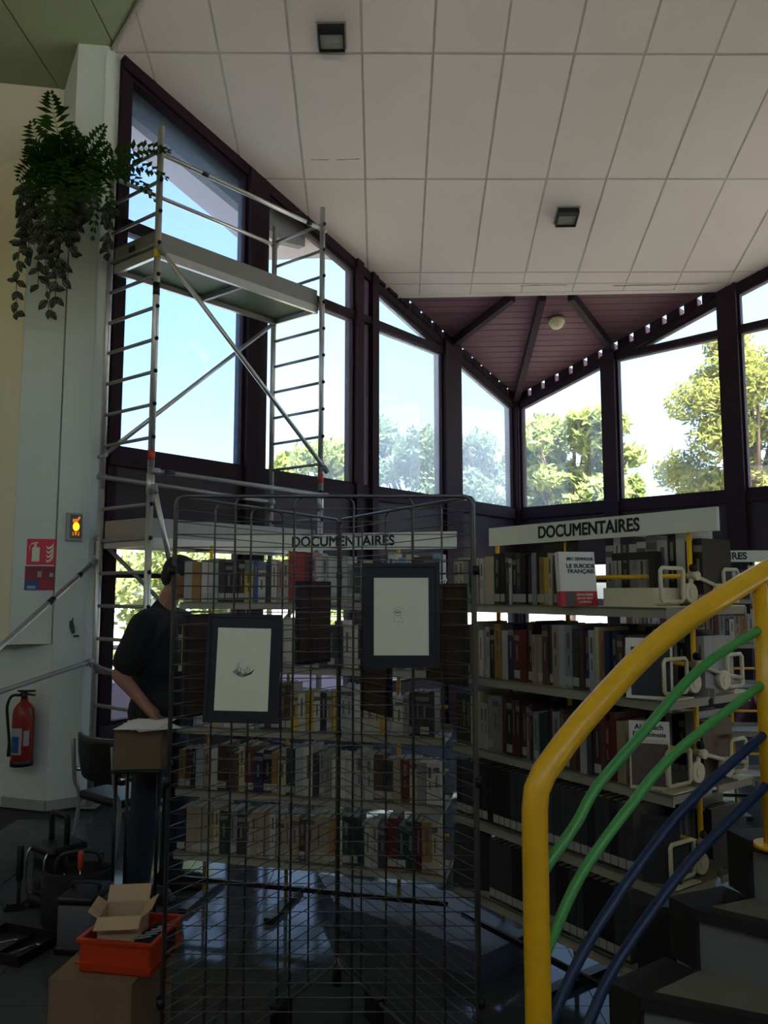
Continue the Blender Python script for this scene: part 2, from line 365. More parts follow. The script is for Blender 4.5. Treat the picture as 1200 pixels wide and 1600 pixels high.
# ---- window walls
POSTS = ((( -0.06, 0.13), (1.51, 1.86), (3.18, 3.55), (4.87, 5.11), (6.42, 6.495)),
         ((0.0, 0.12), (1.44, 1.64), (3.0, 3.22), (4.75, 4.98), (6.35, 6.55)))
SILL, TR0, TR1 = 2.83, 4.70, 4.79
LW0, LW1 = 0.58, 2.0
wall_names = ('wall_northwest', 'wall_northeast')
nwin = 0
for w in (0, 1):
    wall = MB(); sE = POSTS[w][-1][1]
    wprism(wall, w, [(0, 0), (sE, 0), (sE, LW0), (0, LW0)], -0.10, 0.06)
    root = struct(wall.build(wall_names[w], DARKP))
    pn = MB(); wprism(pn, w, [(0, LW1 + .02), (sE, LW1 + .02), (sE, SILL - .16), (0, SILL - .16)], -0.06, 0.03)
    pn.build('spandrel_panel', DARKP, root)
    sb = MB(); wprism(sb, w, [(0, SILL - .16), (sE, SILL - .16), (sE, SILL - .02), (0, SILL - .02)], -0.08, 0.07)
    sb.build('sill_beam', FRAME, root)
    # sloping head beam, lowered a hand below the deck near the corner so daylight shows over it
    hb = MB(); s1 = 3.2
    wprism(hb, w, [(s1, top(s1) - .10), (sE, top(sE) - .10), (sE, top(sE) + .05), (s1, top(s1) + .05)], -0.08, 0.07)
    hb.build('head_beam', FRAME, root)
    hb = MB(); wprism(hb, w, [(0, top(0) - .12), (s1, top(s1) - .12), (s1, top(s1) - .02), (0, top(0) - .02)], -0.07, 0.06)
    hb.build('head_beam', FRAME, root)
    s = 0.12
    pk = MB()
    while s < s1:
        wprism(pk, w, [(s, top(s) - .03), (s + .165, top(s + .165) - .03), (s + .165, top(s + .165) + .082), (s, top(s) + .082)], -0.06, 0.085); s += 0.225
    pk.build('packer', FRAME, root)['kind'] = 'stuff'
    for k, (a, b) in enumerate(POSTS[w]):
        pb = MB()
        if k == 2 or (w == 0 and k == 3 and False):
            e = 0.11
            wprism(pb, w, [(a, 0), (a + e, 0), (a + e, top(a + e) + .03), (a, top(a) + .03)], -0.10, 0.10)
            wprism(pb, w, [(b - e, 0), (b, 0), (b, top(b) + .03), (b - e, top(b - e) + .03)], -0.10, 0.10)
            wprism(pb, w, [(a + e, TR0), (b - e, TR0), (b - e, TR1), (a + e, TR1)], -0.06, 0.08)
            wprism(pb, w, [(a + e, 0), (b - e, 0), (b - e, SILL), (a + e, SILL)], -0.06, 0.04)
            po = pb.build('post', FRAME, root)
            st = MB(); wprism(st, w, [(a + e, SILL), (b - e, SILL), (b - e, top(b) - .02), (a + e, top(a) - .02)], -0.06, 0.03)
            tag(st.build('post_web', FRAMEL, root), 'pale lavender strip between the twin dark posts')
        else:
            dq = 0.045 if (w == 0 and k == 4) else 0.10
            wprism(pb, w, [(a, 0), (b, 0), (b, top(b) - .02), (a, top(a) - .02)], -dq, dq)
            pb.build('post', FRAME, root)
    # windows between the posts
    for k in range(len(POSTS[w]) - 1):
        a, b = POSTS[w][k][1], POSTS[w][k + 1][0]
        nwin += 1
        wr = struct(empty('window_%d' % nwin, wp(w, (a + b) / 2, SILL)))
        g = GLASS
        if w == 0: g = (GLASSD, GLASSD, GLASS, GLASSB)[k]
        cells = []
        if top(b) - .12 > TR1 + .12:
            cells.append([(a, SILL - .02), (b, SILL - .02), (b, TR0 + .02), (a, TR0 + .02)])
            if top(a) - .12 > TR1 + .03: cells.append([(a, TR1 - .02), (b, TR1 - .02), (b, top(b) - .11), (a, top(a) - .11)])
            else:
                sa = a + (TR1 + .0 - (top(a) - .12)) / SL if top(a) - .12 < TR1 else a
                cells.append([(sa, TR1 - .02), (b, TR1 - .02), (b, top(b) - .11)])
            tb = MB(); wprism(tb, w, [(a, TR0), (b, TR0), (b, TR1), (a, TR1)], -0.07, 0.07); tb.build('transom', FRAME, wr)
        else:
            cells.append([(a, SILL - .02), (b, SILL - .02), (b, top(b) - .11), (a, top(a) - .11)])
        for c in cells:
            ci = inset(c, 0.028); fm = MB()
            for i in range(len(c)):
                j = (i + 1) % len(c); wprism(fm, w, [c[i], c[j], ci[j], ci[i]], -0.045, 0.045)
            fm.build('frame', FRAME, wr)
            pm = MB(); wprism(pm, w, inset(c, 0.022), -0.004, 0.004); pm.build('pane', g, wr)
        # lower window of the same bay
        nwin += 1
        wr = struct(empty('window_%d' % nwin, wp(w, (a + b) / 2, LW0)))
        for z0, z1 in ((LW0, 1.76), (1.76, LW1)):
            c = [(a, z0), (b, z0), (b, z1 + .02), (a, z1 + .02)]; ci = inset(c, 0.03); fm = MB()
            for i in range(4):
                j = (i + 1) % 4; wprism(fm, w, [c[i], c[j], ci[j], ci[i]], -0.04, 0.04)
            fm.build('frame', FRAME, wr)
            pm = MB(); wprism(pm, w, inset(c, 0.024), -0.004, 0.004); pm.build('pane', GLASS, wr)

# ---- ceiling: white panels on the front plane, joints recessed
ceil = struct(empty('ceiling', (0.5, 8.9, 5.2)))
EDGE = 8.975
LX0 = -2.385
def clip_front(p, m=0.0):
    p = clip(p, *( -N1.x, -N1.y, -(N1.dot(CO)) - m)); p = clip(p, *(-N2.x, -N2.y, -(N2.dot(CO)) - m))
    p = clip(p, -1, -0.93, -(LX0 + 0.93 * 6.206))                        # left of the hip is the green plane
    return clip(p, 1, -0.93, (6.25 - 0.93 * 6.206))
backing = [(-6, 2.0), (9, 2.0), (9, EDGE + .03), (-6, EDGE + .03)]
bp_ = clip_front(backing, 0.02)
bk = MB(); bk.prism([(x, y, cz(x, y) - .004) for x, y in bp_], (0, 0, 0.12)); bk.build('ceiling_board', JOINT, ceil)
rows = [1.0, 2.38, 3.66, 4.94, 6.215, 7.42, 8.63, 8.80, EDGE]
for i in range(-6, 13):
    for r in range(len(rows) - 1):
        x0, x1 = -0.19 + i * 0.615, -0.19 + (i + 1) * 0.615; y0, y1 = rows[r] + .03 * 0, rows[r + 1]
        sk = lambda x: 0.055 * (x + 0.2) * (0.75 if r > 4 else 0.6)
        g = 0.011 if r < 6 else 0.007
        q = [(x0 + g, y0 + g + 0.02 * x0), (x1 - g, y0 + g + 0.02 * x1), (x1 - g, y1 - g * (r < 7) + 0.02 * x1 * (r < 7)), (x0 + g, y1 - g * (r < 7) + 0.02 * x0 * (r < 7))]
        q = clip_front(q, -0.01)
        if area(q) < 0.003: continue
        dz = random.uniform(-0.002, 0.002)
        tl = random.uniform(-0.002, 0.002)
        MB().prism([(x, y, cz(x, y) - 0.009 + dz + tl * (x - x0)) for x, y in q], (0, 0, 0.012)).build('ceiling_panel', CEIL, ceil)
CRACK = mat('ceiling_crack', (0.42, 0.38, 0.34), 0.9)
for x0, x1, yy in ((-.72, -.24, 7.20), (-.08, .22, 8.86), (1.62, 2.2, 8.87), (2.75, 3.9, 8.90)):
    nn = 9; MB().tube([(x0 + (x1 - x0) * i / nn, yy + random.uniform(-.012, .012), cz(x0 + (x1 - x0) * i / nn, yy) - .0085) for i in range(nn + 1)], [random.uniform(.0015, .0045) for _ in range(nn + 1)], 5).build('crack', CRACK, ceil)
# end strip that closes the ceiling edge over the corner bay
eb = MB(); e0 = clip_front([(-6, EDGE), (9, EDGE), (9, EDGE + .05), (-6, EDGE + .05)], 0.0)
eb.prism([(x, y, cz(x, y) - .012) for x, y in e0], (0, 0, 0.16)); eb.build('edge_strip', CEIL, ceil)
# green plane to the left, right plane (mirror) and the rear part over the photographer
HX = 1.933
def gz(x): return 6.232 + 0.389 * (x - LX0)
def hipy(x): return 6.206 - (x - LX0) / 0.93
gi = 0
xs = [-6.0, -4.55, -2.86, -2.30, -1.75, -0.6, 0.6, HX]
for i in range(len(xs) - 1):
    a, b = xs[i], xs[i + 1]
    ya, yb = min(hipy(a), 6.9), min(hipy(b), 6.9)
    MB().prism([(a + .006, -3.1, gz(a)), (b - .006, -3.1, gz(b)), (b - .006, yb, gz(b)), (a + .006, ya, gz(a))], (0, 0, 0.04)).build('green_panel', GREENC, ceil)
gb = MB(); gb.prism([(-6, -3.1, gz(-6) + .02), (HX, -3.1, gz(HX) + .02), (HX, hipy(HX), gz(HX) + .02), (LX0 - .645, 6.9, gz(LX0 - .645) + .02), (-6, 6.9, gz(-6) + .02)], (0, 0, .1)); gb.build('green_board', GREENC, ceil)
mx = lambda x: 2 * HX - x
rb = MB(); rb.prism([(mx(-6), -3.1, gz(-6)), (HX, -3.1, gz(HX)), (HX, hipy(HX), gz(HX)), (mx(LX0), 6.2, gz(LX0)), (mx(-6), 6.9, gz(-6))], (0, 0, .1)); rb.build('side_panel', GREENC, ceil)
hs = MB(); hs.tube([(LX0 - .02, 6.22, 6.21), (-0.5, hipy(-.5) , gz(-.5) - .012)], 0.013, 6); hs.build('hip_strip', JOINT, ceil)

# ---- timber deck over the corner bay: planks across, dark rafters below
deck = struct(empty('trim_1', (1.93, 10.2, 5.1)))
y = EDGE - 0.12; k = 0
while y < 11.15:
    y1 = y + 0.105
    q = clip([(-3, y), (8, y), (8, y1 - .008), (-3, y1 - .008)], -N1.x, -N1.y, -(N1.dot(CO)) - 0.075)
    q = clip(q, -N2.x, -N2.y, -(N2.dot(CO)) - 0.075)
    if area(q) > 0.001:
        MB().prism([(px, py, cz(px, py) + 0.055 + random.uniform(-.003, .003)) for px, py in q], (0, 0, 0.02)).build('plank', DECK, deck)
    y = y1
db = MB(); q = clip_front([(-4, EDGE - .1), (8, EDGE - .1), (8, 11.2), (-4, 11.2)], 0.08)
db.prism([(px, py, cz(px, py) + 0.078) for px, py in q], (0, 0, 0.05)); db.build('deck_board', BEAMX, deck)
def rafter(p, q, wd, dp):
    p, q = Vector(p), Vector(q); t = (q - p); sd = Vector((t.y, -t.x, 0)).normalized() * wd / 2; dn = Vector((0, 0, -dp))
    MB().hexa([p - sd + dn, q - sd + dn, q + sd + dn, p + sd + dn, p - sd, q - sd, q + sd, p + sd]).build('rafter', FRAME, deck)
def onc(x, y): return (x, y, cz(x, y) + 0.052)
AP = (1.93, 8.62)
for q in ((1.935, 11.09), (0.83, 9.93), (3.06, 10.03)):
    t = (EDGE + .075 - AP[1]) / (q[1] - AP[1]); rafter(onc(AP[0] + (q[0] - AP[0]) * t, EDGE + .075), onc(*q), 0.085, 0.11)

# ---- eave outside the left windows
eave = struct(empty('trim_2', (-2.0, 7.5, 5.7)))
so = MB()
ws = lambda s, o: tuple((CO + D1 * s + N1 * o))[:2]
q = [ws(3.62, -0.09), ws(3.82, -0.23), ws(4.23, -0.73), ws(6.44, -0.64), ws(6.44, -0.09)]
so.prism([(x, y_, cz(x, y_) + 0.0) for x, y_ in q], (0, 0, 0.06)); so.build('soffit', SOFF, eave)
fa = MB(); wprism(fa, 0, [(4.15, top(4.15) - .10), (4.15, top(4.15) - .16), (4.45, top(4.45) - .30), (6.44, top(6.44) - .30), (6.44, top(6.44) - .01), (4.15, top(4.15) - .01)], -0.24, -0.14); fa.build('eave_beam', BEAMX, eave)

# ---- white column and left walls
def vprism(mb, plan, z0, z1, mi=0): return mb.prism([(x, y_, z0) for x, y_ in plan], (0, 0, z1 - z0), mi)
cb = MB(); vprism(cb, [(-2.279, 6.236), (-2.345, 6.10), (-2.54, 5.97), (-2.83, 6.40), (-2.6, 6.75), (-2.40, 6.55)], 0, 6.30)
colm = struct(cb.build('wall_column', WALLW))
gv = MB(); gv.box((-2.352, 6.092, 3.1), (0.014, 0.014, 6.1), 0.6); gv.build('column_bead', WALLW, colm)
ub = MB(); vprism(ub, [(-2.845, 5.905), (-2.56, 5.985), (-2.80, 6.42), (-3.28, 6.12)], 1.24, 5.15)
struct(ub.build('wall_upper_pier', [WALLW]))
lb = MB(); vprism(lb, [(-2.545, 5.975), (-2.93, 6.10), (-3.28, 6.14), (-2.83, 6.45)], 0, 1.24); struct(lb.build('wall_lower_pier', WALLW))
lw = MB(); vprism(lw, [(-2.80, 6.42), (-3.24, 6.08), (-6.2, 3.75), (-6.3, 3.9), (-3.3, 6.3), (-2.8, 6.6)], 0, 6.3); struct(lw.build('wall_west', WALLC))
pf = MB(); pf.add([(-2.848, 5.897, 1.238), (-3.29, 6.115, 1.238), (-3.29, 6.115, 5.155), (-2.848, 5.897, 5.155), (-2.846, 5.906, 1.238), (-3.285, 6.125, 1.238), (-3.285, 6.125, 5.155), (-2.846, 5.906, 5.155)], [(0, 1, 2, 3), (7, 6, 5, 4), (0, 3, 7, 4), (1, 0, 4, 5), (2, 1, 5, 6), (3, 2, 6, 7)])
struct(pf.build('wall_warm_lit_skin', WALLC))  # thin cream sheet over the pier's left face, warm light in its colour
bs = MB()
for (x0, y0), (x1, y1) in (((-2.93, 6.10), (-2.545, 5.975)), ((-2.545, 5.975), (-2.345, 6.10)), ((-2.345, 6.10), (-2.279, 6.236))):
    d = Vector((x1 - x0, y1 - y0, 0)); n = Vector((d.y, -d.x, 0)).normalized() * 0.014
    bs.prism([(x0, y0, 0), (x1, y1, 0), (x1 + n.x, y1 + n.y, 0), (x0 + n.x, y0 + n.y, 0)], (0, 0, 0.075))
struct(bs.build('baseboard_column', LGREY))
# walls that close the room out of view
ob_ = MB()
ob_.box((-6.25, 0.4, 2.6), (0.16, 7.0, 5.2)); struct(ob_.build('wall_far_west', WALLC))
ob_ = MB(); E2 = CO + D2 * 6.55
vprism(ob_, [(E2.x, E2.y), (E2.x + .15, E2.y + .1), (9.9, 3.6), (9.8, 3.5)], 0, 6.4); struct(ob_.build('wall_east', WALLC))
ob_ = MB(); ob_.box((9.9, 0.2, 2.6), (0.16, 6.8, 5.2)); struct(ob_.build('wall_far_east', WALLC))
# rear wall with a band of windows high up
sw = struct(empty('wall_south', (1.9, -3.1, 0)))
WB0, WB1, WX0, WX1 = 3.8, 5.0, -4.5, 6.5
m_ = MB(); m_.box((1.9, -3.1, WB0 / 2), (16, .16, WB0)); m_.box(((WX0 - 6.1) / 2, -3.1, (WB0 + WB1) / 2), (WX0 + 6.1, .16, WB1 - WB0)); m_.box(((WX1 + 9.9) / 2, -3.1, (WB0 + WB1) / 2), (9.9 - WX1, .16, WB1 - WB0))
m_.prism([(-6.1, -3.18, WB1), (9.9, -3.18, WB1), (9.9, -3.18, 5.1), (HX, -3.18, 8.1), (-6.1, -3.18, 5.1)], (0, .16, 0)); m_.build('wall_panel', WALLC, sw)
for i in range(4):
    a = WX0 + i * (WX1 - WX0) / 4; b = a + (WX1 - WX0) / 4; nwin += 1
    wr = struct(empty('window_%d' % nwin, ((a + b) / 2, -3.1, WB0))); fm = MB()
    for c_, d_ in ((((a + b) / 2, -3.1, WB0 + .04), (b - a, .1, .08)), (((a + b) / 2, -3.1, WB1 - .04), (b - a, .1, .08)), ((a + .04, -3.1, (WB0 + WB1) / 2), (.08, .1, WB1 - WB0)), ((b - .04, -3.1, (WB0 + WB1) / 2), (.08, .1, WB1 - WB0))): fm.box(c_, d_)
    fm.build('frame', FRAME, wr); MB().box(((a + b) / 2, -3.1, (WB0 + WB1) / 2), (b - a - .1, .008, WB1 - WB0 - .1)).build('pane', GLASS, wr)

# ---- outside: ground, terrace, ledge, railing
gd = MB(); gd.box((0, 14, -0.55), (160, 160, 0.3)); struct(gd.build('ground', GROUND))
tq = MB(); tq.prism([wp(0, 6.55, -0.38, -0.12), wp(0, -4, -0.38, -0.12), wp(0, -4, -0.38, -2.6), wp(0, 6.55, -0.38, -2.6)], (0, 0, 0.42)); struct(tq.build('terrace_floor', TERR))
lq = MB(); wprism(lq, 0, [(9, .04), (-4, .04), (-4, .62), (9, .62)], -2.55, -2.2); struct(lq.build('terrace_ledge', LEDGE))
rl = empty('terrace_railing', wp(0, 4.0, 0.62, -2.35), 'pale metal terrace railing outside the low windows behind the man', 'railing')
for z in (0.82, 1.0): MB().tube([wp(0, 8.8, z, -2.35), wp(0, -3.5, z, -2.35)], 0.03, 8).build('rail', LEDGE, rl)
for i in range(7): MB().tube([wp(0, 8.6 - i * 2.0, .56, -2.35), wp(0, 8.6 - i * 2.0, 1.02, -2.35)], 0.025, 8).build('rail_post', LEDGE, rl)

# ============================================================ OUTSIDE: trees and hedge
def foliage(name, m, parent, blobs, n, size, seed):
    rnd = random.Random(seed); vs = []; fs = []
    tot = sum(b[3] * b[4] * b[5] for b in blobs)
    for b in blobs:
        for _ in range(int(n * b[3] * b[4] * b[5] / tot) + 8):
            d = Vector((rnd.gauss(0, 1), rnd.gauss(0, 1), rnd.gauss(0, 1))).normalized(); r = rnd.random() ** 0.45
            c = Vector((b[0] + d.x * b[3] * r, b[1] + d.y * b[4] * r, b[2] + d.z * b[5] * r))
            t = Vector((rnd.gauss(0, 1), rnd.gauss(0, 1), rnd.gauss(0, 1))).normalized(); u = t.orthogonal().normalized(); sz = size * rnd.uniform(.6, 1.4)
            o = len(vs); vs += [c - t * sz, c + u * sz * .45, c + t * sz, c - u * sz * .45]; fs.append((o, o + 1, o + 2, o + 3))
    me = bpy.data.meshes.new(name); og = wloc(parent)
    me.from_pydata([v - og for v in vs], [], fs); me.materials.append(m); me.update()
    o = bpy.data.objects.new(name, me); COL.objects.link(o); o.parent = parent; o['kind'] = 'stuff'; return o
def tree(name, loc, label, m, blobs, n, size, seed, tr=0.12, group=None):
    t = empty(name, loc, label, 'tree', group); tb = MB()
    topz = max(b[2] for b in blobs)
    tb.tube(smooth_path([(loc[0], loc[1], loc[2]), (loc[0] + .15, loc[1], (loc[2] + topz) * .4), (blobs[0][0], blobs[0][1], topz)]), [tr * (1 - .07 * i) for i in range(9)], 8)
    for b in blobs[1:]: tb.tube([(loc[0] + .1, loc[1], loc[2] + (b[2] - loc[2]) * .55), (b[0], b[1], b[2])], [tr * .45, tr * .12], 6)
    tb.build('trunk', BARK, t); foliage('foliage', m, t, blobs, n, size, seed); return t
def cluster(x, y, z, R, H, k, seed, r0=0.55):
    rnd = random.Random(seed); out = []
    for _ in range(k):
        a = rnd.uniform(0, 2 * pi); q = sqrt(rnd.random()); zz = rnd.uniform(-1, 1)
        rr = r0 * rnd.uniform(.7, 1.3)
        out.append((x + cos(a) * q * R * sqrt(max(0.15, 1 - zz * zz * .8)), y + sin(a) * q * R * .8, z + zz * H, rr, rr, rr * .7))
    return out
GT = 'trees outside the upper windows'
tree('pine_tree', (8.7, 18, -.4), 'tall yellow-green pine filling the window beside the twin dark posts', PINE, cluster(8.6, 18, 4.9, 1.75, 2.9, 40, 3, .62), 24000, .085, 5, .2)
tree('pine_tree', (11.6, 19, -.4), 'yellow-green pine behind the last window at the picture edge', PINE, cluster(11.4, 19, 5.2, 1.7, 3.2, 36, 4, .62), 20000, .085, 6, .2)
tree('leafy_tree', (5.0, 21, -.4), 'sunlit leafy tree seen in the window just past the corner post', BROAD, cluster(5.1, 21, 4.75, 1.9, 1.55, 60, 8, .5), 14000, .15, 9)
tree('leafy_tree', (6.9, 23, -.4), 'thin sunlit tree showing beside the narrow post near the corner', BROAD, cluster(6.9, 23, 4.9, .8, 1.9, 16, 12, .42), 3600, .12, 13)
tree('leafy_tree', (-2.3, 24, -.4), 'sunlit tree low behind the right end of the scaffold', BROAD, cluster(-2.0, 24, 4.7, 1.7, 1.4, 28, 15, .55), 7000, .12, 16)
tree('leafy_tree', (0.9, 24, -.4), 'grey-green tree blurred by the dusty pane left of the wide post', DISTG, cluster(0.6, 24, 5.2, 1.9, 1.7, 30, 17, .7), 10000, .12, 18)
tree('leafy_tree', (3.6, 25, -.4), 'low hazy tree in the dusty pane between wide post and corner', DISTG, cluster(3.4, 25, 4.9, 2.1, 1.6, 30, 19, .7), 10000, .12, 20)
for i in range(9):
    c = wp(0, 8.2 - i * 1.3, -0.4, -4.0 - (i % 2) * .5); hd = empty('garden_shrub', c, '%s green shrub beyond the terrace railing, counted from the white column' % 'first second third fourth fifth sixth seventh eighth ninth'.split()[i], 'shrub', 'shrubs beyond the terrace railing')
    MB().tube([c, c + Vector((.05, 0, 1.2))], [.05, .02], 6).build('stem', BARK, hd)
    foliage('foliage', HEDGE, hd, cluster(c.x, c.y, 1.15, .75, 1.25, 14, 30 + i, .5), 1500, .085, 50 + i)
for i in range(6):
    c = wp(1, 1.2 + i * 1.3, -0.4, -3.2); hd = empty('garden_shrub', c, '%s green shrub outside behind the stair side bookcase, counted from the corner post' % 'first second third fourth fifth sixth'.split()[i], 'shrub', 'shrubs behind the stair side bookcase')
    MB().tube([c, c + Vector((.05, 0, 1.2))], [.05, .02], 6).build('stem', BARK, hd)
    foliage('foliage', HEDGE, hd, cluster(c.x, c.y, 1.1, .8, 1.2, 12, 70 + i, .5), 1100, .085, 80 + i)

# ============================================================ SCAFFOLD TOWER
U = Vector((0.688, 0.726, 0)); Wd = Vector((-0.80, 0.60, 0))
NL = Vector((-1.748, 5.705, 0)); NR = NL + U * 1.70; FL = NL + Wd * 0.63; FR = FL + U * 1.70
Z = lambda p, z: p + Vector((0, 0, z))
sc = empty('scaffold_tower', tuple((NL + FR) / 2), 'aluminium scaffold tower with two toe-boarded platforms by the tall windows', 'scaffold')
RS = 0.2535
knob_me = None
for (n_, f_, zt) in ((NL, FL, 5.27), (NR, FR, 5.24)):
    for (za, zb, sp) in ((2.45, zt, True), (0.12, 2.45, False)):
        fr = MB(); fr.tube([Z(n_, za), Z(n_, zb)], 0.0255, 12); fr = fr.build('ladder_post', ALU, sc)
        f2 = MB(); f2.tube([Z(f_, za), Z(f_, zb)], 0.0255, 12); f2.build('ladder_post', ALU, sc)
        z = (2.795 - 4 * RS * 0) if sp else 0.27
        zz = [z + RS * i for i in range(10)] if sp else [0.26 + RS * i for i in range(9)]
        for z in zz:
            if z > zt - .1: continue
            MB().tube([Z(n_, z), Z(f_, z)], 0.0145, 8).build('rung', ALUD, sc)
            kb = MB(); kb.ell(Z(n_, z) + Vector((.02, -.022, 0)), (.017, .017, .017), 8, 6); kb.build('rung_rivet', DARKM, sc)
    for p in (n_, f_):
        c = MB(); c.tube([Z(p, 0), Z(p, .13)], [0.03, 0.024], 10); c.box(Z(p, 0.006), (.12, .12, .012)); c.build('base_foot', ALUD, sc)
    MB().tube([Z(n_, 2.36), Z(n_, 2.52)], 0.030, 12).build('joint_collar', ALU, sc)
def coupler(p, d): 
    c = MB(); c.tube([p - d * .035, p + d * .035], 0.026, 8); c.build('coupler', ALUD, sc)
def brace(a, b, r=0.0185, m=ALU, name='brace'):
    MB().tube([a, b], r, 10).build(name, m, sc); d = (b - a).normalized(); coupler(a, d); coupler(b, d)
NO = Vector((0.045, -0.045, 0))
brace(Z(NL, 5.05), Z(NR, 5.03), .019, name='guard_rail'); brace(Z(FL, 5.06), Z(FR, 5.05), .019, name='guard_rail')
brace(Z(NL, 4.24) + NO, Z(NR, 2.74) + NO, .019); brace(Z(FL, 2.72), Z(FR, 4.25), .019)
brace(Z(NL, 2.53) + NO, Z(NR, 2.50) + NO, .02, ALUD, 'guard_rail'); brace(Z(FL, 2.55), Z(FR, 2.49), .02, ALUD, 'guard_rail')
brace(Z(FL, 2.05), Z(FR, .55), .018, ALUD); brace(Z(NL, 2.40) + NO, Z(NL, 1.80) + NO + U * 0.16, .02, ALU)
brace(Z(NL, .35) + NO, Z(NR, 1.78) + NO, .018, ALUD)
def quadbeam(a, b, h, t, m, name):      # upright board from a to b, height h, thickness t
    d = (b - a).normalized(); s = Vector((d.y, -d.x, 0)) * t / 2; u = Vector((0, 0, h))
    o = MB().hexa([a - s, b - s, b + s, a + s, a - s + u, b - s + u, b + s + u, a + s + u]).build(name, m, sc); return o
for zp, full in ((4.265, 1), (2.02, 1)):
    ins = 0.05
    a, b, c, d = Z(NL, zp) + U * .02 + Wd * ins, Z(NR, zp) - U * .02 + Wd * ins, Z(FR, zp) - U * .02 - Wd * ins, Z(FL, zp) + U * .02 - Wd * ins
    pl = MB(); up = Vector((0, 0, .018)); pl.hexa([a, b, c, d, a + up, b + up, c + up, d + up]); pl.build('platform_deck', PLYG, sc)
    dn = Vector((0, 0, -.045))
    for p, q in ((a, b), (d, c), (a, d), (b, c)): quadbeam(p + dn, q + dn, .068, .03, ALU, 'platform_edge')
    m1, m2 = (a + b) / 2, (d + c) / 2; quadbeam(m1 + dn * .9, m2 + dn * .9, .04, .03, ALUD, 'platform_bearer')
    for p, q in ((a, b), (d, c), (a, d), (b, c)):
        quadbeam(p + up * 1.2, q + up * 1.2, .15, .022, ALUD, 'toe_board')
    for p in (a, b, c, d):
        h = MB(); h.tube([p + dn, p + Vector((0, 0, .03))], .016, 8); h.build('platform_hook', DARKM, sc)
# stickers
for p, z, m in ((NL, 4.20, YTAG), (NL, 2.62, RTAG), (NR, 2.62, RTAG)):
    MB().tube([Z(p, z), Z(p, z + .075)], 0.0268, 12).build('sticker_band', m, sc)
for p, z in ((NL, 3.9), (NR, 2.45)): MB().tube([Z(p, z), Z(p, z + .1)], 0.0266, 12).build('sticker_band', DARKM, sc)
md = (Z(NL, 5.05) * .78 + Z(NR, 5.03) * .22)
MB().tube([md, md + U * .06], .0205, 10).build('sticker_band', DARKM, sc)
md = (Z(NL, 5.05) * .12 + Z(NR, 5.03) * .88); MB().tube([md, md + U * .06], .0205, 10).build('sticker_band', DARKM, sc)
md = Z(NL, 2.53) + NO + U * .07; MB().tube([md, md + U * .09], .0212, 10).build('sticker_band', DARKM, sc)
# toe board handle slot and stabilisers out to the left
slot = MB(); pm_ = Z(NL, 4.37) + Wd * .30 + Vector((-.012, -.014, 0)) + U * 0; slot.box(Z(NL, 4.365) + Wd * .34 + U * .004, (.075, .008, .045), atan2(Wd.y, Wd.x)); slot.build('toe_board_slot', DARKM, sc)
SD = Vector((-0.26, -1.08, 0)).normalized()
st0 = Z(FL, 1.86) + Vector((-.02, -.06, 0)); st1 = st0 + SD * 1.11 + Vector((0, 0, -.65)); st2 = st0 + SD * 3.05 + Vector((0, 0, -1.80))
brace(st0, st2, .020, ALU, 'stabiliser'); MB().tube([st0 + (st2 - st0) * .05, st0 + (st2 - st0) * .06], .0215, 10).build('sticker_band', DARKM, sc)
MB().tube([st0 + (st2 - st0) * .15, st0 + (st2 - st0) * .17], .0212, 10).build('sticker_band', DARKM, sc)
lo0 = Z(FL, 1.10) + Vector((-.02, -.06, 0)); brace(lo0, st0 + (st2 - st0) * .52, .017, ALUD, 'stabiliser')
brace(Z(NL, .98) + NO, Z(FL, 1.06), .016, ALUD, 'brace')
ft = MB(); ft.tube([st2 - Vector((0, 0, .06)), st2 + Vector((0, 0, .02))], [.05, .03], 10); ft.build('stabiliser_foot', BLACK, sc)

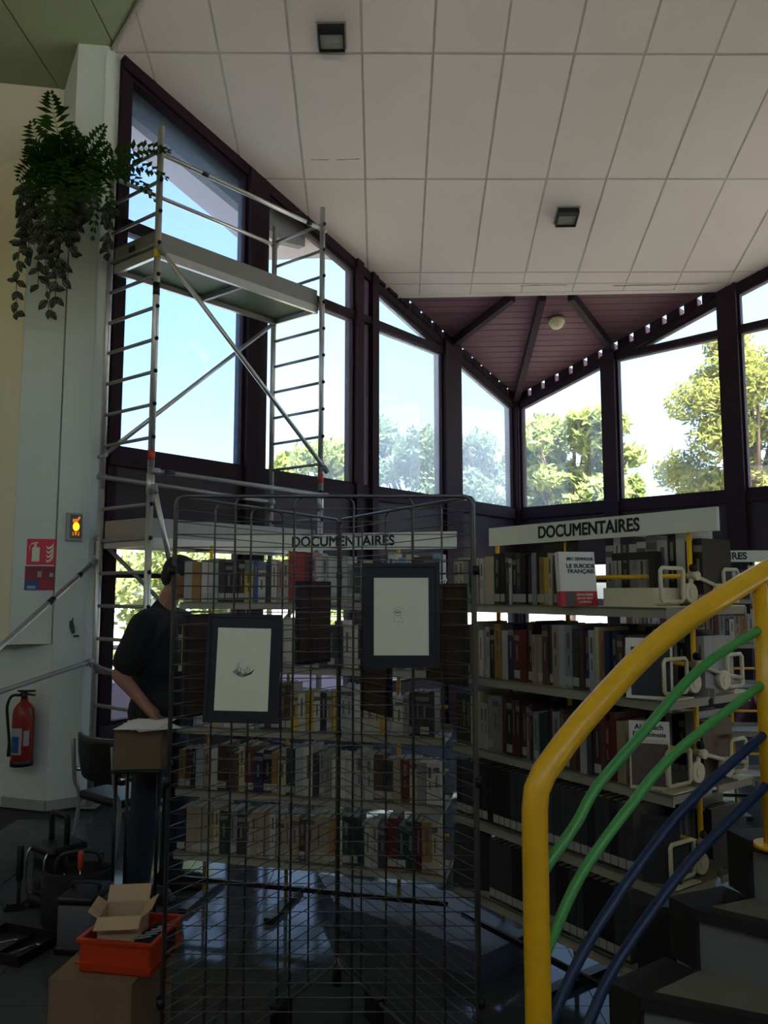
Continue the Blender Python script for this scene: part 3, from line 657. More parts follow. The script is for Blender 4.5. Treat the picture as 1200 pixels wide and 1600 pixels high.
# ============================================================ HANGING FERN on the column
FC = Vector((-2.44, 5.76, 4.84))
fern = empty('hanging_fern', (FC.x, FC.y, FC.z - .32), 'bushy dark fern with trailing striped vines hanging high on the white column', 'plant')
pot = MB(); pot.loft([[FC + Vector((cos(2 * pi * k / 16) * r, sin(2 * pi * k / 16) * r + .06, z)) for k in range(16)] for r, z in ((.06, -.30), (.12, -.24), (.155, -.1), (.16, -.04), (.14, -.04), (.13, -.08))]); pot.build('pot', BLACK, fern)
hg = MB(); hg.tube([FC + Vector((0, .2, .18)), FC + Vector((0, .12, .2)), FC + Vector((0, .06, .1))], .006, 6)
for a in range(3): hg.tube([FC + Vector((0, .06, .12)), FC + Vector((cos(a * 2.1) * .155, sin(a * 2.1) * .155 + .06, -.05))], .003, 5)
hg.build('hanger', DARKM, fern)
def frond(tip, bend, wid, n, seed):
    rnd = random.Random(seed)
    p0 = FC + Vector((rnd.uniform(-.05, .05), rnd.uniform(-.06, .04), rnd.uniform(-.06, .02))); p2 = FC + Vector(tip); p1 = (p0 + p2) / 2 + Vector(bend)
    path = bez(p0, p1, p2, n + 2); mb = MB(); mb.tube(path, [.0035 * (1 - .8 * i / (n + 2)) for i in range(n + 3)], 4)
    for i in range(2, n + 2):
        t = (path[i + 1] - path[i - 1]).normalized(); view = Vector((2.44, -5.76, -1.2)).normalized()
        sd = t.cross(view + Vector((rnd.uniform(-.5, .5), 0, rnd.uniform(-.5, .5)))).normalized(); q = i / (n + 2)
        L = wid * 1.2 * (sin(pi * min(1, q * .78 + .22)) ** .8) * rnd.uniform(.85, 1.1); hw = (p2 - p0).length / n * .50
        up = sd.cross(t)
        for s in (1, -1):
            d = (sd * s + t * .42).normalized(); b = path[i]
            mb.add([b, b + d * L * .45 - t * hw + up * .006, b + d * L + up * -.004 + t * .004, b + d * L * .45 + t * hw + up * .006], [(0, 1, 2, 3)])
    return mb.build('frond', FERN, fern)
FR_ = [((-.20, -.05, .74), (-.02, -.05, .10), .14, 16), ((-.33, -.05, .50), (-.12, -.05, -.04), .14, 15), ((.27, -.08, .44), (.02, -.05, .05), .09, 13), ((.80, -.08, .20), (.05, -.1, .20), .08, 16), ((.80, -.12, -.06), (.05, -.1, .24), .08, 16),
       ((.72, -.15, -.27), (.1, -.1, .26), .07, 15), ((.36, -.2, .20), (.03, -.1, .12), .08, 13), ((-.30, -.18, .20), (-.1, -.1, .12), .09, 13), ((-.34, -.2, -.12), (-.12, -.1, .2), .09, 13), ((.08, -.28, -.62), (.06, -.2, .3), .09, 15),
       ((.24, -.2, -.62), (.16, -.15, .25), .07, 14), ((.38, -.2, -.50), (.2, -.1, .25), .06, 13), ((-.12, -.3, -.42), (-.1, -.2, .28), .10, 14), ((.0, -.32, .12), (.0, -.15, .15), .10, 12), ((.14, -.3, -.30), (.1, -.2, .25), .10, 13), ((-.2, -.25, -.30), (-.15, -.2, .2), .10, 13),
       ((.02, -.1, .42), (.0, -.05, .08), .08, 12), ((.12, -.15, .30), (.02, -.1, .08), .09, 12), ((-.12, -.2, .25), (-.04, -.1, .1), .09, 12), ((.3, -.28, -.05), (.1, -.15, .18), .09, 12), ((-.26, -.26, .02), (-.1, -.15, .15), .09, 12), ((.2, -.3, .08), (.05, -.15, .15), .09, 12),
       ((-.05, -.34, -.2), (-.03, -.2, .25), .10, 13), ((.08, -.34, -.1), (.03, -.2, .2), .10, 12), ((-.15, -.3, -.15), (-.1, -.2, .2), .10, 12), ((.20, -.3, -.42), (.12, -.2, .28), .09, 13), ((-.02, -.3, -.55), (-.05, -.2, .3), .09, 14), ((.30, -.24, -.32), (.15, -.15, .22), .08, 12),
       ((-.08, -.34, .02), (-.03, -.15, .2), .10, 12), ((.12, -.34, -.02), (.04, -.15, .2), .10, 12), ((.02, -.33, -.32), (.0, -.2, .28), .10, 13), ((-.22, -.28, -.02), (-.1, -.15, .18), .10, 12), ((.24, -.28, -.18), (.1, -.15, .22), .09, 12), ((.0, -.3, .22), (0, -.1, .15), .10, 12)]
for i, (t, b, w_, n) in enumerate(FR_): frond(t, b, w_, n, 100 + i)
# vine leaf: pointed oval folded along the middle, pale stripes beside a dark rib
lv = MB()
for s in (1, -1):
    P_ = [(0, 0, 0), (.013 * s, .012, .003), (.021 * s, .032, .004), (.013 * s, .055, .002), (0, .072, -.004), (0, .036, -.003)]
    Q_ = [(0, .008, .0), (.010 * s, .016, .0035), (.013 * s, .032, .0045), (.008 * s, .052, .0030), (0, .060, .0)]
    lv.add(P_, [(0, 1, 2, 3, 4, 5) if s > 0 else (5, 4, 3, 2, 1, 0)], 0)
    I_ = [(.004 * s, .012, .0042), (.0125 * s, .018, .0050), (.0150 * s, .032, .0056), (.010 * s, .050, .0046), (.004 * s, .056, .002)]
    lv.add(I_, [(0, 1, 2, 3, 4) if s > 0 else (4, 3, 2, 1, 0)], 1)
leaf_me = lv.mesh('leaf', [VINE, VINES])
rnd = random.Random(55)
VS = [((-.24, -.10, -.10), (-.39, -.02, -1.06)), ((-.10, -.15, -.25), (-.13, -.05, -1.05)), ((-.15, -.16, -.2), (-.22, -.05, -.85)), ((-.05, -.18, -.25), (-.03, -.06, -.80)), ((-.25, -.12, -.05), (-.32, -.04, -.62)), ((.02, -.2, -.3), (.04, -.08, -.62)), ((-.2, -.16, -.15), (-.30, -.06, -.55)), ((-.12, -.2, -.25), (-.10, -.08, -.70)),
      ((-.28, -.10, .02), (-.36, -.05, -.35)), ((.05, -.2, -.35), (.09, -.1, -.52)), ((.34, -.12, -.2), (.30, -.05, -.60)), ((-.02, -.2, -.35), (-.08, -.06, -.95))]
for a, b in VS:
    p0, p2 = FC + Vector(a), FC + Vector(b); path = bez(p0, (p0 + p2) / 2 + Vector((rnd.uniform(-.08, .05), -.08, .08)), p2, 14)
    vn = MB().tube(path, .003, 4).build('vine', VINE, fern); org = wloc(vn)
    for i in range(1, 15):
        for _ in range(2 if i > 1 and rnd.random() < .45 else 1):
            a_ = rnd.gauss(0, 0.9); s = rnd.uniform(1.0, 1.6)
            M = Matrix.Translation(path[i] - org) @ Matrix.Rotation(a_, 4, 'Y') @ Matrix.Rotation(pi / 2 + rnd.uniform(-.6, .6), 4, 'X') @ Matrix.Rotation(pi, 4, 'Z') @ Matrix.Scale(s, 4)
            inst(leaf_me, 'leaf', vn, M)

# ============================================================ WIRE DISPLAY GRILLE (three panels in a triangle)
def lbuild(mb, name, mats, parent): return mb.build(name, mats, parent, org=(0, 0, 0))
GA, GB_, GC_ = Vector((-.70, 2.55, 0)), Vector((.304, 2.55, 0)), Vector((-.198, 3.415, 0))
gr = empty('display_grille', (-.198, 2.84, 0), 'tall triangular wire mesh display stand holding framed drawings, on floor', 'display stand')
PW, PZ0, PZ1 = 0.985, 0.085, 1.962
fp = []
for (x, z), (ax, az) in zip(((0, PZ0), (PW, PZ0), (PW, PZ1), (0, PZ1)), ((1, 1), (-1, 1), (-1, -1), (1, -1))):
    a0 = {(1, 1): pi, (-1, 1): 1.5 * pi, (-1, -1): 0, (1, -1): pi / 2}[(ax, az)]
    for i in range(5): a = a0 + i * pi / 8; fp.append(Vector((x + ax * .03 + .03 * cos(a), 0, z + az * .03 + .03 * sin(a))))
pm = MB(); pm.tube(fp + [fp[0]], 0.0066, 8); panel_me = pm.mesh('panel', WIRE)
hw = MB(); hw.tube([(0.004, -.005, 0), (PW - .004, -.005, 0)], 0.0017, 6, cap=True); hw_me = hw.mesh('cross_wire', WIRE)
vw = MB(); vw.tube([(0, .004, PZ0)] + [(0, .004, PZ1 - .03)] + [(.03 - .03 * cos(a), .004, PZ1 - .03 + .026 * sin(a)) for a in (.4, .8, 1.2, 1.57)], 0.0036, 8); vw_me = vw.mesh('upright_wire', WIRE)
for (a, b) in ((GA, GB_), (GA, GC_), (GC_, GB_)):
    d = (b - a).normalized(); ang = atan2(d.y, d.x); st = a + d * 0.008
    p = inst(panel_me, 'panel', gr); p.location = st - gr.location; p.rotation_euler = (0, 0, ang)
    for i in range(1, 5): inst(vw_me, 'upright_wire', p, Matrix.Translation((PW * i / 5, 0, 0)) @ (Matrix.Scale(-1, 4, (1, 0, 0)) if i > 2 else Matrix.Identity(4)))
    nz = 44
    for i in range(1, nz): inst(hw_me, 'cross_wire', p, Matrix.Translation((0, 0, PZ0 + (PZ1 - PZ0) * i / nz)))
for c in (GA, GB_, GC_):
    f = MB(); c2 = c + (Vector((-.198, 2.84, 0)) - c).normalized() * .0
    f.tube([Z(c2, 0), Z(c2, .10)], [.022, .014], 10); f.build('foot', BLACK, gr)
    for z in (.35, 1.02, 1.70):
        k = MB(); k.tube([Z(c, z), Z(c, z + .03)], .013, 10); k.build('joint_clip', DARKM, gr)
for a, b in ((GA, GC_), (GC_, GB_)):
    for t in (.32, .62):
        f = MB(); q = a.lerp(b, t); f.box(Z(q, .05), (.09, .035, .10), atan2((b - a).y, (b - a).x)); f.build('foot', BLACK, gr)

def picture(center, along, w, h, bw, label, draw, roll=0.0, tilt=0.0):
    M = face_mat(center, along); M = M @ Matrix.Rotation(roll, 4, 'Z') @ Matrix.Rotation(tilt, 4, 'X')
    r = bpy.data.objects.new('picture_frame', None); COL.objects.link(r); r.empty_display_size = .05
    r.matrix_world = M; tag(r, label, 'picture', 'framed drawings on the wire stand')
    b = MB(); b.box((0, 0, .003), (w - .01, h - .01, .004)); lbuild(b, 'back_board', CARDT, r)
    f = MB(); x, y = w / 2, h / 2; ix, iy = x - .012, y - .012
    for q in (((-x, -y), (x, -y), (ix, -iy), (-ix, -iy)), ((x, -y), (x, y), (ix, iy), (ix, -iy)), ((x, y), (-x, y), (-ix, iy), (ix, iy)), ((-x, y), (-x, -y), (-ix, -iy), (-ix, iy))):
        f.prism([(p[0], p[1], 0.0) for p in q], (0, 0, .014))
    lbuild(f, 'frame', NAVY, r)
    m = MB(); m.box((0, 0, .007), (2 * ix, 2 * iy, .003)); lbuild(m, 'mount', NAVY, r)
    p = MB(); p.box((0, -.004, .0092), (w - 2 * bw, h - 2 * bw * 1.22, .0012)); lbuild(p, 'paper', PAPER, r)
    k = MB(); k.tube([(0, y - .005, .002), (0, y + .012, .002), (0, y + .012, -.012)], .002, 6); k.build('hook', CHROME, r, org=(0, 0, 0))
    d = MB(); rn = random.Random(int(w * 1000) + len(label))
    if draw == 'boat':
        for j in range(5):
            q = .006 * j; d.tube([(-.032 + q * .4 + .064 * t - .0008 * j * t, -.012 - .016 * sin(pi * t) + q * .35, .0101) for t in [i / 8 for i in range(9)]], .0007, 4)
        for x_, hh in ((-.022, .022), (-.016, .030), (-.008, .014), (.004, .012), (.012, .020), (.020, .012)):
            d.tube([(x_, -.014, .0101), (x_ + .003, -.014 + hh * .6, .0101), (x_ + .002, -.014 + hh, .0101)], .0009, 4)
        for j in range(12): x_ = rn.uniform(-.026, .026); d.tube([(x_, -.024 + rn.uniform(0, .006), .0101), (x_ + .006, -.014, .0101)], .0006, 4)
    elif draw == 'bust':
        d.tube([(.012 * cos(a) - .012, .010 * sin(a) + .008, .0101) for a in [i * pi / 8 for i in range(17)]], .0006, 4)
        for j in range(7): x_ = -.02 + j * .0025; d.tube([(x_, .004 + rn.uniform(0, .004), .0101), (x_ + .002, .012, .0101)], .0008, 4)
        d.tube([(-.026, .020, .0101), (-.012, .027, .0101), (.006, .021, .0101), (.010, .014, .0101)], .0004, 4)
        for x_ in (-.024, -.012, .002): d.tube([(x_, -.022, .0101), (x_ + .005, -.021, .0101)], .001, 4)
        d.tube([(-.02, -.004, .0101), (-.024, -.018, .0101)], .0004, 4); d.tube([(-.003, -.004, .0101), (.004, -.016, .0101)], .0004, 4)
    if d.v: lbuild(d, 'ink_drawing', INK, r)
    return r
picture((-.455, 2.527, 1.400), (1, 0, 0), .240, .345, .034, 'dark navy framed drawing of a small boat, lower on the wire stand', 'boat', roll=radians(-1.2), tilt=radians(-3))
picture((.056, 2.532, 1.569), (1, 0, 0), .250, .338, .036, 'dark navy framed drawing of a tiny figure, higher on the wire stand', 'bust')
dl = (GC_ - GA).normalized(); nl = Vector((-dl.y, dl.x, 0)); dr = (GB_ - GC_).normalized(); nr_ = Vector((-dr.y, dr.x, 0))
picture(Z(GA + dl * .20 + nl * .010, 1.395), -dl, .24, .345, .034, 'brown back of a framed picture beside the man, seen through the mesh', None)
picture(Z(GA + dl * .83 + nl * .010, 1.515), -dl, .24, .345, .034, 'brown back of a framed picture below the red books, seen through mesh', None)
picture(Z(GC_ + dr * .30 + nr_ * .010, 1.33), -dr, .24, .345, .034, 'brown back of a framed picture half hidden behind the figure drawing', None)
picture(Z(GC_ + dr * .80 + nr_ * .010, 1.50), -dr, .24, .345, .034, 'brown back of a framed picture with shiny clips by the stand edge', None)

# ============================================================ BOOKCASES
BCOL = [('white', (.80, .79, .74)), ('cream', (.76, .71, .58)), ('grey', (.55, .56, .55)), ('light grey', (.68, .69, .68)), ('black', (.08, .08, .09)), ('dark blue', (.12, .16, .28)), ('dark green', (.12, .22, .19)),
        ('dark red', (.40, .11, .13)), ('red', (.66, .17, .18)), ('brown', (.34, .23, .18)), ('yellow', (.80, .66, .20)), ('ochre', (.62, .46, .24)), ('pale blue', (.48, .62, .70)), ('pink', (.76, .55, .56)), ('beige', (.64, .58, .49)), ('charcoal', (.22, .23, .24)), ('blue', (.20, .34, .58)), ('maroon', (.27, .12, .15))]
CI = {n: i for i, (n, c) in enumerate(BCOL)}
BM = [mat('book_' + n.replace(' ', '_'), tuple(v * .88 for v in c), .5, var=.22, scale=42, stretch=(1, 1, .25)) for n, c in BCOL]
PAGES = mat('book_pages', (.74, .69, .58), .9, var=.12, scale=60)
BLAB = mat('book_label', (.62, .62, .58), .6)
TIT_D = mat('book_title_dark', (.34, .32, .31), .6, var=.8, scale=160); TIT_L = mat('book_title_light', (.46, .44, .38), .6, var=.6, scale=160)
def book_geo(mb, t, h, d, cover, M=None, titled=0, label=True, idx=None):
    """idx: material slots (cover, pages, label, title)"""
    ci, pi_, li, ti = idx or (0, 1, 2, 3); c = .0022
    M = M or Matrix.Identity(4)
    def bx(x0, x1, y0, y1, z0, z1, mi): mb.hexa([M @ Vector(q) for q in ((x0, y0, z0), (x1, y0, z0), (x1, y1, z0), (x0, y1, z0), (x0, y0, z1), (x1, y0, z1), (x1, y1, z1), (x0, y1, z1))], mi)
    bx(0, c, 0, d, 0, h, ci); bx(t - c, t, 0, d, 0, h, ci); bx(c, t - c, 0, c, 0, h, ci)
    bx(c, t - c, c, d - .004, .003, h - .004, pi_)
    if label: bx(.0008, t - .0008, -.0005, 0, .012, .012 + min(.034, h * .18), li)
    if titled == 1: bx(t * .38, t * .62, -.0004, 0, h * .36, h * .84, ti)
    elif titled == 2: bx(t * .30, t * .70, -.0004, 0, h * .62, h * .88, ti); bx(t * .40, t * .60, -.0004, 0, h * .34, h * .52, ti)
    elif titled == 3: bx(.0006, t - .0006, -.0004, 0, h * .80, h * .90, ti); bx(t * .38, t * .62, -.0004, 0, h * .4, h * .7, ti)
ORD = 'first second third fourth fifth sixth seventh eighth ninth tenth eleventh twelfth thirteenth fourteenth fifteenth sixteenth seventeenth eighteenth nineteenth twentieth'.split()
def ordinal(n):
    if n <= 20: return ORD[n - 1]
    T = {2: 'twenty', 3: 'thirty', 4: 'forty', 5: 'fifty', 6: 'sixty'}[n // 10]
    return T + '-' + ORD[n % 10 - 1] if n % 10 else {2: 'twentieth', 3: 'thirtieth', 4: 'fortieth', 5: 'fiftieth', 6: 'sixtieth'}[n // 10]
LEV = {'E': .315, 'D': .63, 'C': .945, 'B': 1.262, 'A': 1.587}
LEVN = {'A': 'top', 'B': 'second', 'C': 'third', 'D': 'fourth', 'E': 'lowest'}
STUFF = MB()                                   # what is left past the three hundred nearest books
stuff_mats = BM + [PAGES, BLAB, TIT_D, TIT_L]
def bookcase(name, loc, rz, x0, x1, posts, label, sign=None, double=False):
    r = empty(name, loc, label, 'bookcase', rz=rz)
    L = x1 - x0; xm = (x0 + x1) / 2
    for k, z in LEV.items():
        for side in ((1, -1) if double else (1,)):
            yb = .0 if side == 1 else .27
            b = MB(); b.box((xm, yb + .12, z - .004), (L, .24, .008)); b.box((xm, yb + (.004 if side == 1 else .236), z - .018), (L, .008, .036)); b.box((xm, yb + (.236 if side == 1 else .004), z + .012), (L, .004, .03))
            for x in (x0 + .006, x1 - .006): b.box((x, yb + .12, z - .014), (.006, .232, .028))
            lbuild(b, 'shelf_board', SHELF, r)
        rod = MB(); rod.tube([(x0 + .02, .215, z + .115), (x1 - .02, .215, z + .115)], .009, 8); lbuild(rod, 'rod', YEL, r)
    for x in posts:
        p = MB(); p.tube([(x, .255, .0), (x, .255, 1.90)], .010, 10); lbuild(p, 'post', YEL, r)
        f = MB(); f.box((x, .24, .015), (.05, .44 if not double else .5, .03)); lbuild(f, 'foot', BLACK, r)
    bb = MB(); bb.box((xm, .05, .17), (L, .016, .022)); lbuild(bb, 'base_rail', DARKM, r)
    if sign:
        a, b_, tx, tw = sign
        s = MB(); s.box(((a + b_) / 2, .235, 1.910), (b_ - a, .016, .088)); s = lbuild(s, 'sign_board', SIGNW, r)
        text('DOCUMENTAIRES', .075, s, Matrix.Translation((tx, .2262, 1.910)) @ Matrix.Rotation(pi / 2, 4, 'X'), INK, width=tw)
    return r
RC = bookcase('bookcase', (.429, 3.52, 0), radians(-55.0), -.19, .978, (-.14, .30, .91), 'long grey bookcase with yellow posts nearest the stairs, under its own sign', (-.17, 1.045, .435, .55), True)
BC = bookcase('bookcase', (-1.053, 4.10, 0), radians(-13.85), -.03, 1.385, (.02, .49, 1.10), 'grey bookcase behind the wire stand and the man, facing the room', (.18, 1.415, .797, .575))
TC = bookcase('bookcase', (1.78, 5.75, 0), radians(-3), .0, 1.7, (.05, .85, 1.65), 'far bookcase behind the stair side one, only sign end visible', (.1, 1.25, .70, .60))
bpy.context.view_layer.update()
rb_ = random.Random(21)
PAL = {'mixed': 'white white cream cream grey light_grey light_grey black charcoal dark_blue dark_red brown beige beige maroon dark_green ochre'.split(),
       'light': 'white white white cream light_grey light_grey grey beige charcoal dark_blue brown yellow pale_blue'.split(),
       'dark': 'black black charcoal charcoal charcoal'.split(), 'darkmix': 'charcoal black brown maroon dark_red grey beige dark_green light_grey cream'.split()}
nbook = 0
def make_book(case, where, lev, x, t, h, d, col, n, individual, ang=0.0, yoff=0.0, plain=False):
    global nbook
    col = col.replace('_', ' ')
    Mw = case.matrix_world @ Matrix.Translation((x, yoff, LEV[lev] + .0006)) @ Matrix.Rotation(ang, 4, 'Y')
    dark = sum(dict(BCOL)[col]) < 1.2; ti = rb_.choice((0, 0, 1, 2, 3)) if not plain else 0; lb = rb_.random() < (.55 if not plain else .9)
    if individual:
        mb = MB(); book_geo(mb, t, h, d, 0, None, ti, lb)
        o = bpy.data.objects.new('book', mb.mesh('book', [BM[CI[col]], PAGES, BLAB, TIT_L if dark else TIT_D])); COL.objects.link(o); o.matrix_world = Mw
        sz = 'tall ' if h > .238 else 'thick ' if t > .040 else 'thin ' if t < .020 else ''
        tag(o, '%s%s book, %s %s, %s shelf %s' % (sz, col, ordinal(n), where[0], LEVN[lev], where[1]), 'book', 'books on the %s shelf %s' % (LEVN[lev], where[1]))
    else:
        book_geo(STUFF, t, h, d, 0, Mw, ti, lb, idx=(CI[col], len(BM), len(BM) + 1, len(BM) + (3 if dark else 2)))
    nbook += 1
def row(case, where, lev, x0, x1, pal, individual, hr=(.185, .245), tr=(.019, .042), script=None, yoff=.018, uniform=None):
    x = x0; n = 1; spec = list(script or [])
    while True:
        if spec: col, t, h = spec.pop(0)
        else:
            col = rb_.choice(PAL[pal]); t = rb_.uniform(*tr); h = rb_.uniform(*hr)
            if rb_.random() < .4 and n > 1: h = lasth + rb_.uniform(-.004, .004); col = lastc if rb_.random() < .5 else col
            if uniform: t, h = uniform[0] + rb_.uniform(-.001, .001), uniform[1] + rb_.uniform(-.001, .001)
        if x + t > x1: break
        lasth, lastc = h, col
        make_book(case, where, lev, x, t, h, min(.205, h * .75), col, n, individual, yoff=yoff + rb_.uniform(-.006, .008) * (0 if uniform else 1), plain=bool(uniform))
        x += t + rb_.uniform(.0006, .0022); n += 1
WR = ('from the wire stand', 'beside the stairs'); WB = ('from the man', 'behind the wire stand')
sA = [('light_grey', .03, .21), ('cream', .034, .215), ('grey', .03, .2), ('charcoal', .03, .2), ('white', .026, .2), ('pink', .022, .2), ('white', .022, .205), ('cream', .034, .215), ('cream', .034, .212), ('black', .034, .225), ('black', .028, .222), ('charcoal', .024, .228), ('white', .014, .2), ('black', .03, .215), ('charcoal', .028, .222), ('black', .03, .215), ('maroon', .026, .205), ('grey', .026, .22), ('black', .022, .225), ('ochre', .024, .2), ('yellow', .022, .198), ('cream', .022, .215), ('charcoal', .02, .205), ('light_grey', .02, .21), ('light_grey', .02, .232)]
row(RC, WR, 'A', -.185, .475, 'mixed', True, script=sA)
row(RC, WR, 'B', -.185, .80, 'mixed', True, (.20, .25), (.018, .04))
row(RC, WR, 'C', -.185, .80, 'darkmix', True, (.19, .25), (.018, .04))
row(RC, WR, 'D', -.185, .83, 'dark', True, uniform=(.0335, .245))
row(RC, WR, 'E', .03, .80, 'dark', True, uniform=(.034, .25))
sB = [('light_grey', .05, .215), ('ochre', .05, .21), ('white', .035, .22), ('white', .03, .228), ('light_grey', .03, .23), ('charcoal', .035, .22), ('black', .04, .21), ('dark_blue', .03, .215), ('black', .035, .22), ('yellow', .05, .16), ('blue', .028, .215), ('white', .04, .165), ('charcoal', .03, .21), ('white', .03, .215), ('pink', .03, .21), ('cream', .028, .215)]
sB += [('red', .045, .262), ('red', .04, .26), ('dark_red', .03, .25), ('pink', .028, .255), ('white', .03, .235), ('light_grey', .03, .24), ('white', .035, .235), ('white', .035, .23), ('light_grey', .03, .235)]
row(BC, WB, 'A', -.02, 1.375, 'light', True, (.19, .25), (.02, .042), script=sB)
row(BC, WB, 'B', -.02, 1.375, 'light', True, (.19, .25), (.02, .045))
row(BC, WB, 'C', -.02, 1.375, 'light', True, (.18, .23), (.022, .045))
row(BC, WB, 'D', -.02, 1.375, 'mixed', True, (.19, .24), (.026, .05))
left_ind = nbook
row(BC, WB, 'E', -.02, 1.375, 'mixed', False, (.19, .24), (.026, .05))
RWH = ('on the far side', 'the stair side bookcase')
# rear side of the stair side bookcase: tall volumes show over the top shelf, the rest fill the lower rows
def rear(lev, x0, x1, pal, hr, tr, ind):
    x = x0; n = 1
    while True:
        t = rb_.uniform(*tr); h = rb_.uniform(*hr)
        if x + t > x1: break
        col = rb_.choice(PAL[pal]) if pal in PAL else pal.split()[(n - 1) % len(pal.split())] if x + t + .05 < x1 else 'black'
        make_book(RC, ('in the rear row', 'beside the stairs'), lev, x, t, h, .19, col, n, ind, yoff=.275); x += t + .002; n += 1
rear('A', .50, .97, 'light_grey white charcoal light_grey white grey light_grey black white black', (.245, .30), (.030, .060), True)
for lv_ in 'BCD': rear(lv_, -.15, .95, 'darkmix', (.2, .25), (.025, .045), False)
for lv_ in 'AB': 
    x = .02
    while x < 1.6:
        t = rb_.uniform(.025, .05); make_book(TC, ('', ''), lv_, x, t, rb_.uniform(.2, .25), .18, rb_.choice(PAL['mixed']), 1, False, yoff=.02); x += t + .002
bk_o = STUFF.build('book_rows', stuff_mats, None, org=(0, 3.9, .3)); tag(bk_o, 'further rows of dark and pale books on the lowest and rear shelves', 'books', kind='stuff')

# face-out books, bookends and the low plinth
def face_book(lev, px, py, w, h, t, label, cover, deco, yaw, tilt=radians(-6), z=None):
    z = LEV[lev] + .001 if z is None else z
    M = Matrix.Translation((px, py, z)) @ Matrix.Rotation(yaw, 4, 'Z') @ Matrix.Rotation(tilt, 4, 'X')
    r = bpy.data.objects.new('display_book', None); COL.objects.link(r); r.matrix_world = M; r.empty_display_size = .05
    tag(r, label, 'book')
    b = MB(); b.box((0, 0.001, h / 2), (w, .002, h)); b.box((0, t - .001, h / 2), (w, .002, h)); b.box((-w / 2 + .001, t / 2, h / 2), (.002, t, h)); lbuild(b, 'cover', cover, r)
    p = MB(); p.box((.002, t / 2, h / 2), (w - .008, t - .005, h - .008)); lbuild(p, 'page_block', PAGES, r)
    deco(r, w, h, t); return r
def patch(r, name, m, cx, cz_, w, h, y=-.0006): b = MB(); b.box((cx, y, cz_), (w, .0012, h)); return lbuild(b, name, m, r)
def ctext(r, s, size, cx, cz_, m, width=None, y=-.0016): return text(s, size, r, Matrix.Translation((cx, y, cz_)) @ Matrix.Rotation(pi / 2, 4, 'X'), m, ext=.0003, width=width)
COVW = mat('cover_white', (.88, .86, .80), .5); BAND = mat('cover_red_band', (.74, .16, .20), .5); PHOTO = mat('cover_photo', (.36, .30, .27), .5, var=.5, scale=40); PHOTO2 = mat('cover_photo_landscape', (.15, .17, .17), .5, var=.7, scale=22, stretch=(.6, 1, 3)); COVD = mat('cover_dark', (.13, .12, .12), .5, var=.5, scale=25)
def deco_zem(r, w, h, t):
    ctext(r, 'ERIC ZEMMOUR', .016, .012, h * .865, INK, w * .74); ctext(r, 'LE SUICIDE', .022, .014, h * .735, INK, w * .78); ctext(r, 'FRANÇAIS', .022, .014, h * .635, INK, w * .72)
    patch(r, 'band', BAND, 0, h * .135, w, h * .27); patch(r, 'band_portrait', PHOTO, -w * .23, h * .135, w * .28, h * .26, -.0014)
    for i, s in enumerate(('LES 40 ANNÉES', 'QUI ONT DÉFAIT', 'LA FRANCE')): ctext(r, s, .011, w * .16, h * (.205 - i * .066), COVW, w * (.44 if i < 2 else .32))
    b = MB(); b.box((-w / 2 - .0006, t / 2, h * .135), (.0012, t, h * .27)); lbuild(b, 'band_spine', BAND, r)
face_book('A', .770, 3.045, .155, .215, .034, 'white book showing its front cover with red band on top shelf', COVW, deco_zem, radians(12), z=1.588)
def deco_land(r, w, h, t): patch(r, 'cover_picture', PHOTO2, .006, h * .45, w * .84, h * .8)
def deco_alm(r, w, h, t):
    patch(r, 'title_card', COVW, .0, h * .86, w * .96, h * .26); ctext(r, 'Almanach', .026, 0, h * .91, INK, w * .7); ctext(r, 'Dauphinois', .022, 0, h * .80, INK, w * .8)
    patch(r, 'cover_picture', PHOTO, 0, h * .36, w * .9, h * .62)
def deco_dark(r, w, h, t): patch(r, 'cover_picture', COVD, 0, h * .5, w * .88, h * .86)
def rcw(x, y_): v = RC.matrix_world @ Vector((x, y_, 0)); return v.x, v.y
face_book('B', *rcw(.885, .015), .16, .215, .02, 'book with landscape photograph cover facing out on second shelf', COVW, deco_land, radians(-25))
face_book('C', *rcw(.875, .02), .14, .235, .02, 'almanac with white title card facing out on third shelf', CREAM, deco_alm, radians(-18))
face_book('D', *rcw(.90, .03), .13, .22, .02, 'dark picture book facing out on fourth shelf by the stairs', COVD, deco_land, radians(-20))
face_book('E', *rcw(.87, .03), .13, .22, .02, 'dark portrait book facing out on lowest shelf by the stairs', COVD, deco_dark, radians(-20))
face_book('E', *rcw(-.09, .02), .17, .27, .02, 'large dark book facing out at the inner corner of lowest shelf', COVD, deco_dark, radians(-20))
bp2 = MB(); bp2.box((0, 0, .15), (.20, .006, .30)); bo = bp2.build('black_placard', BLACK, None, org=(0, 0, 0)); bo.matrix_world = RC.matrix_world @ Matrix.Translation((.27, .250, 1.590)); tag(bo, 'black upright placard with silver scrawl behind the top shelf books', 'placard')
sc_ = MB(); sc_.tube([(-.05 + .012 * i, -.0035, .265 + .012 * (i % 2)) for i in range(9)], .0018, 5); lbuild(sc_, 'silver_scrawl', CHROME, bo)
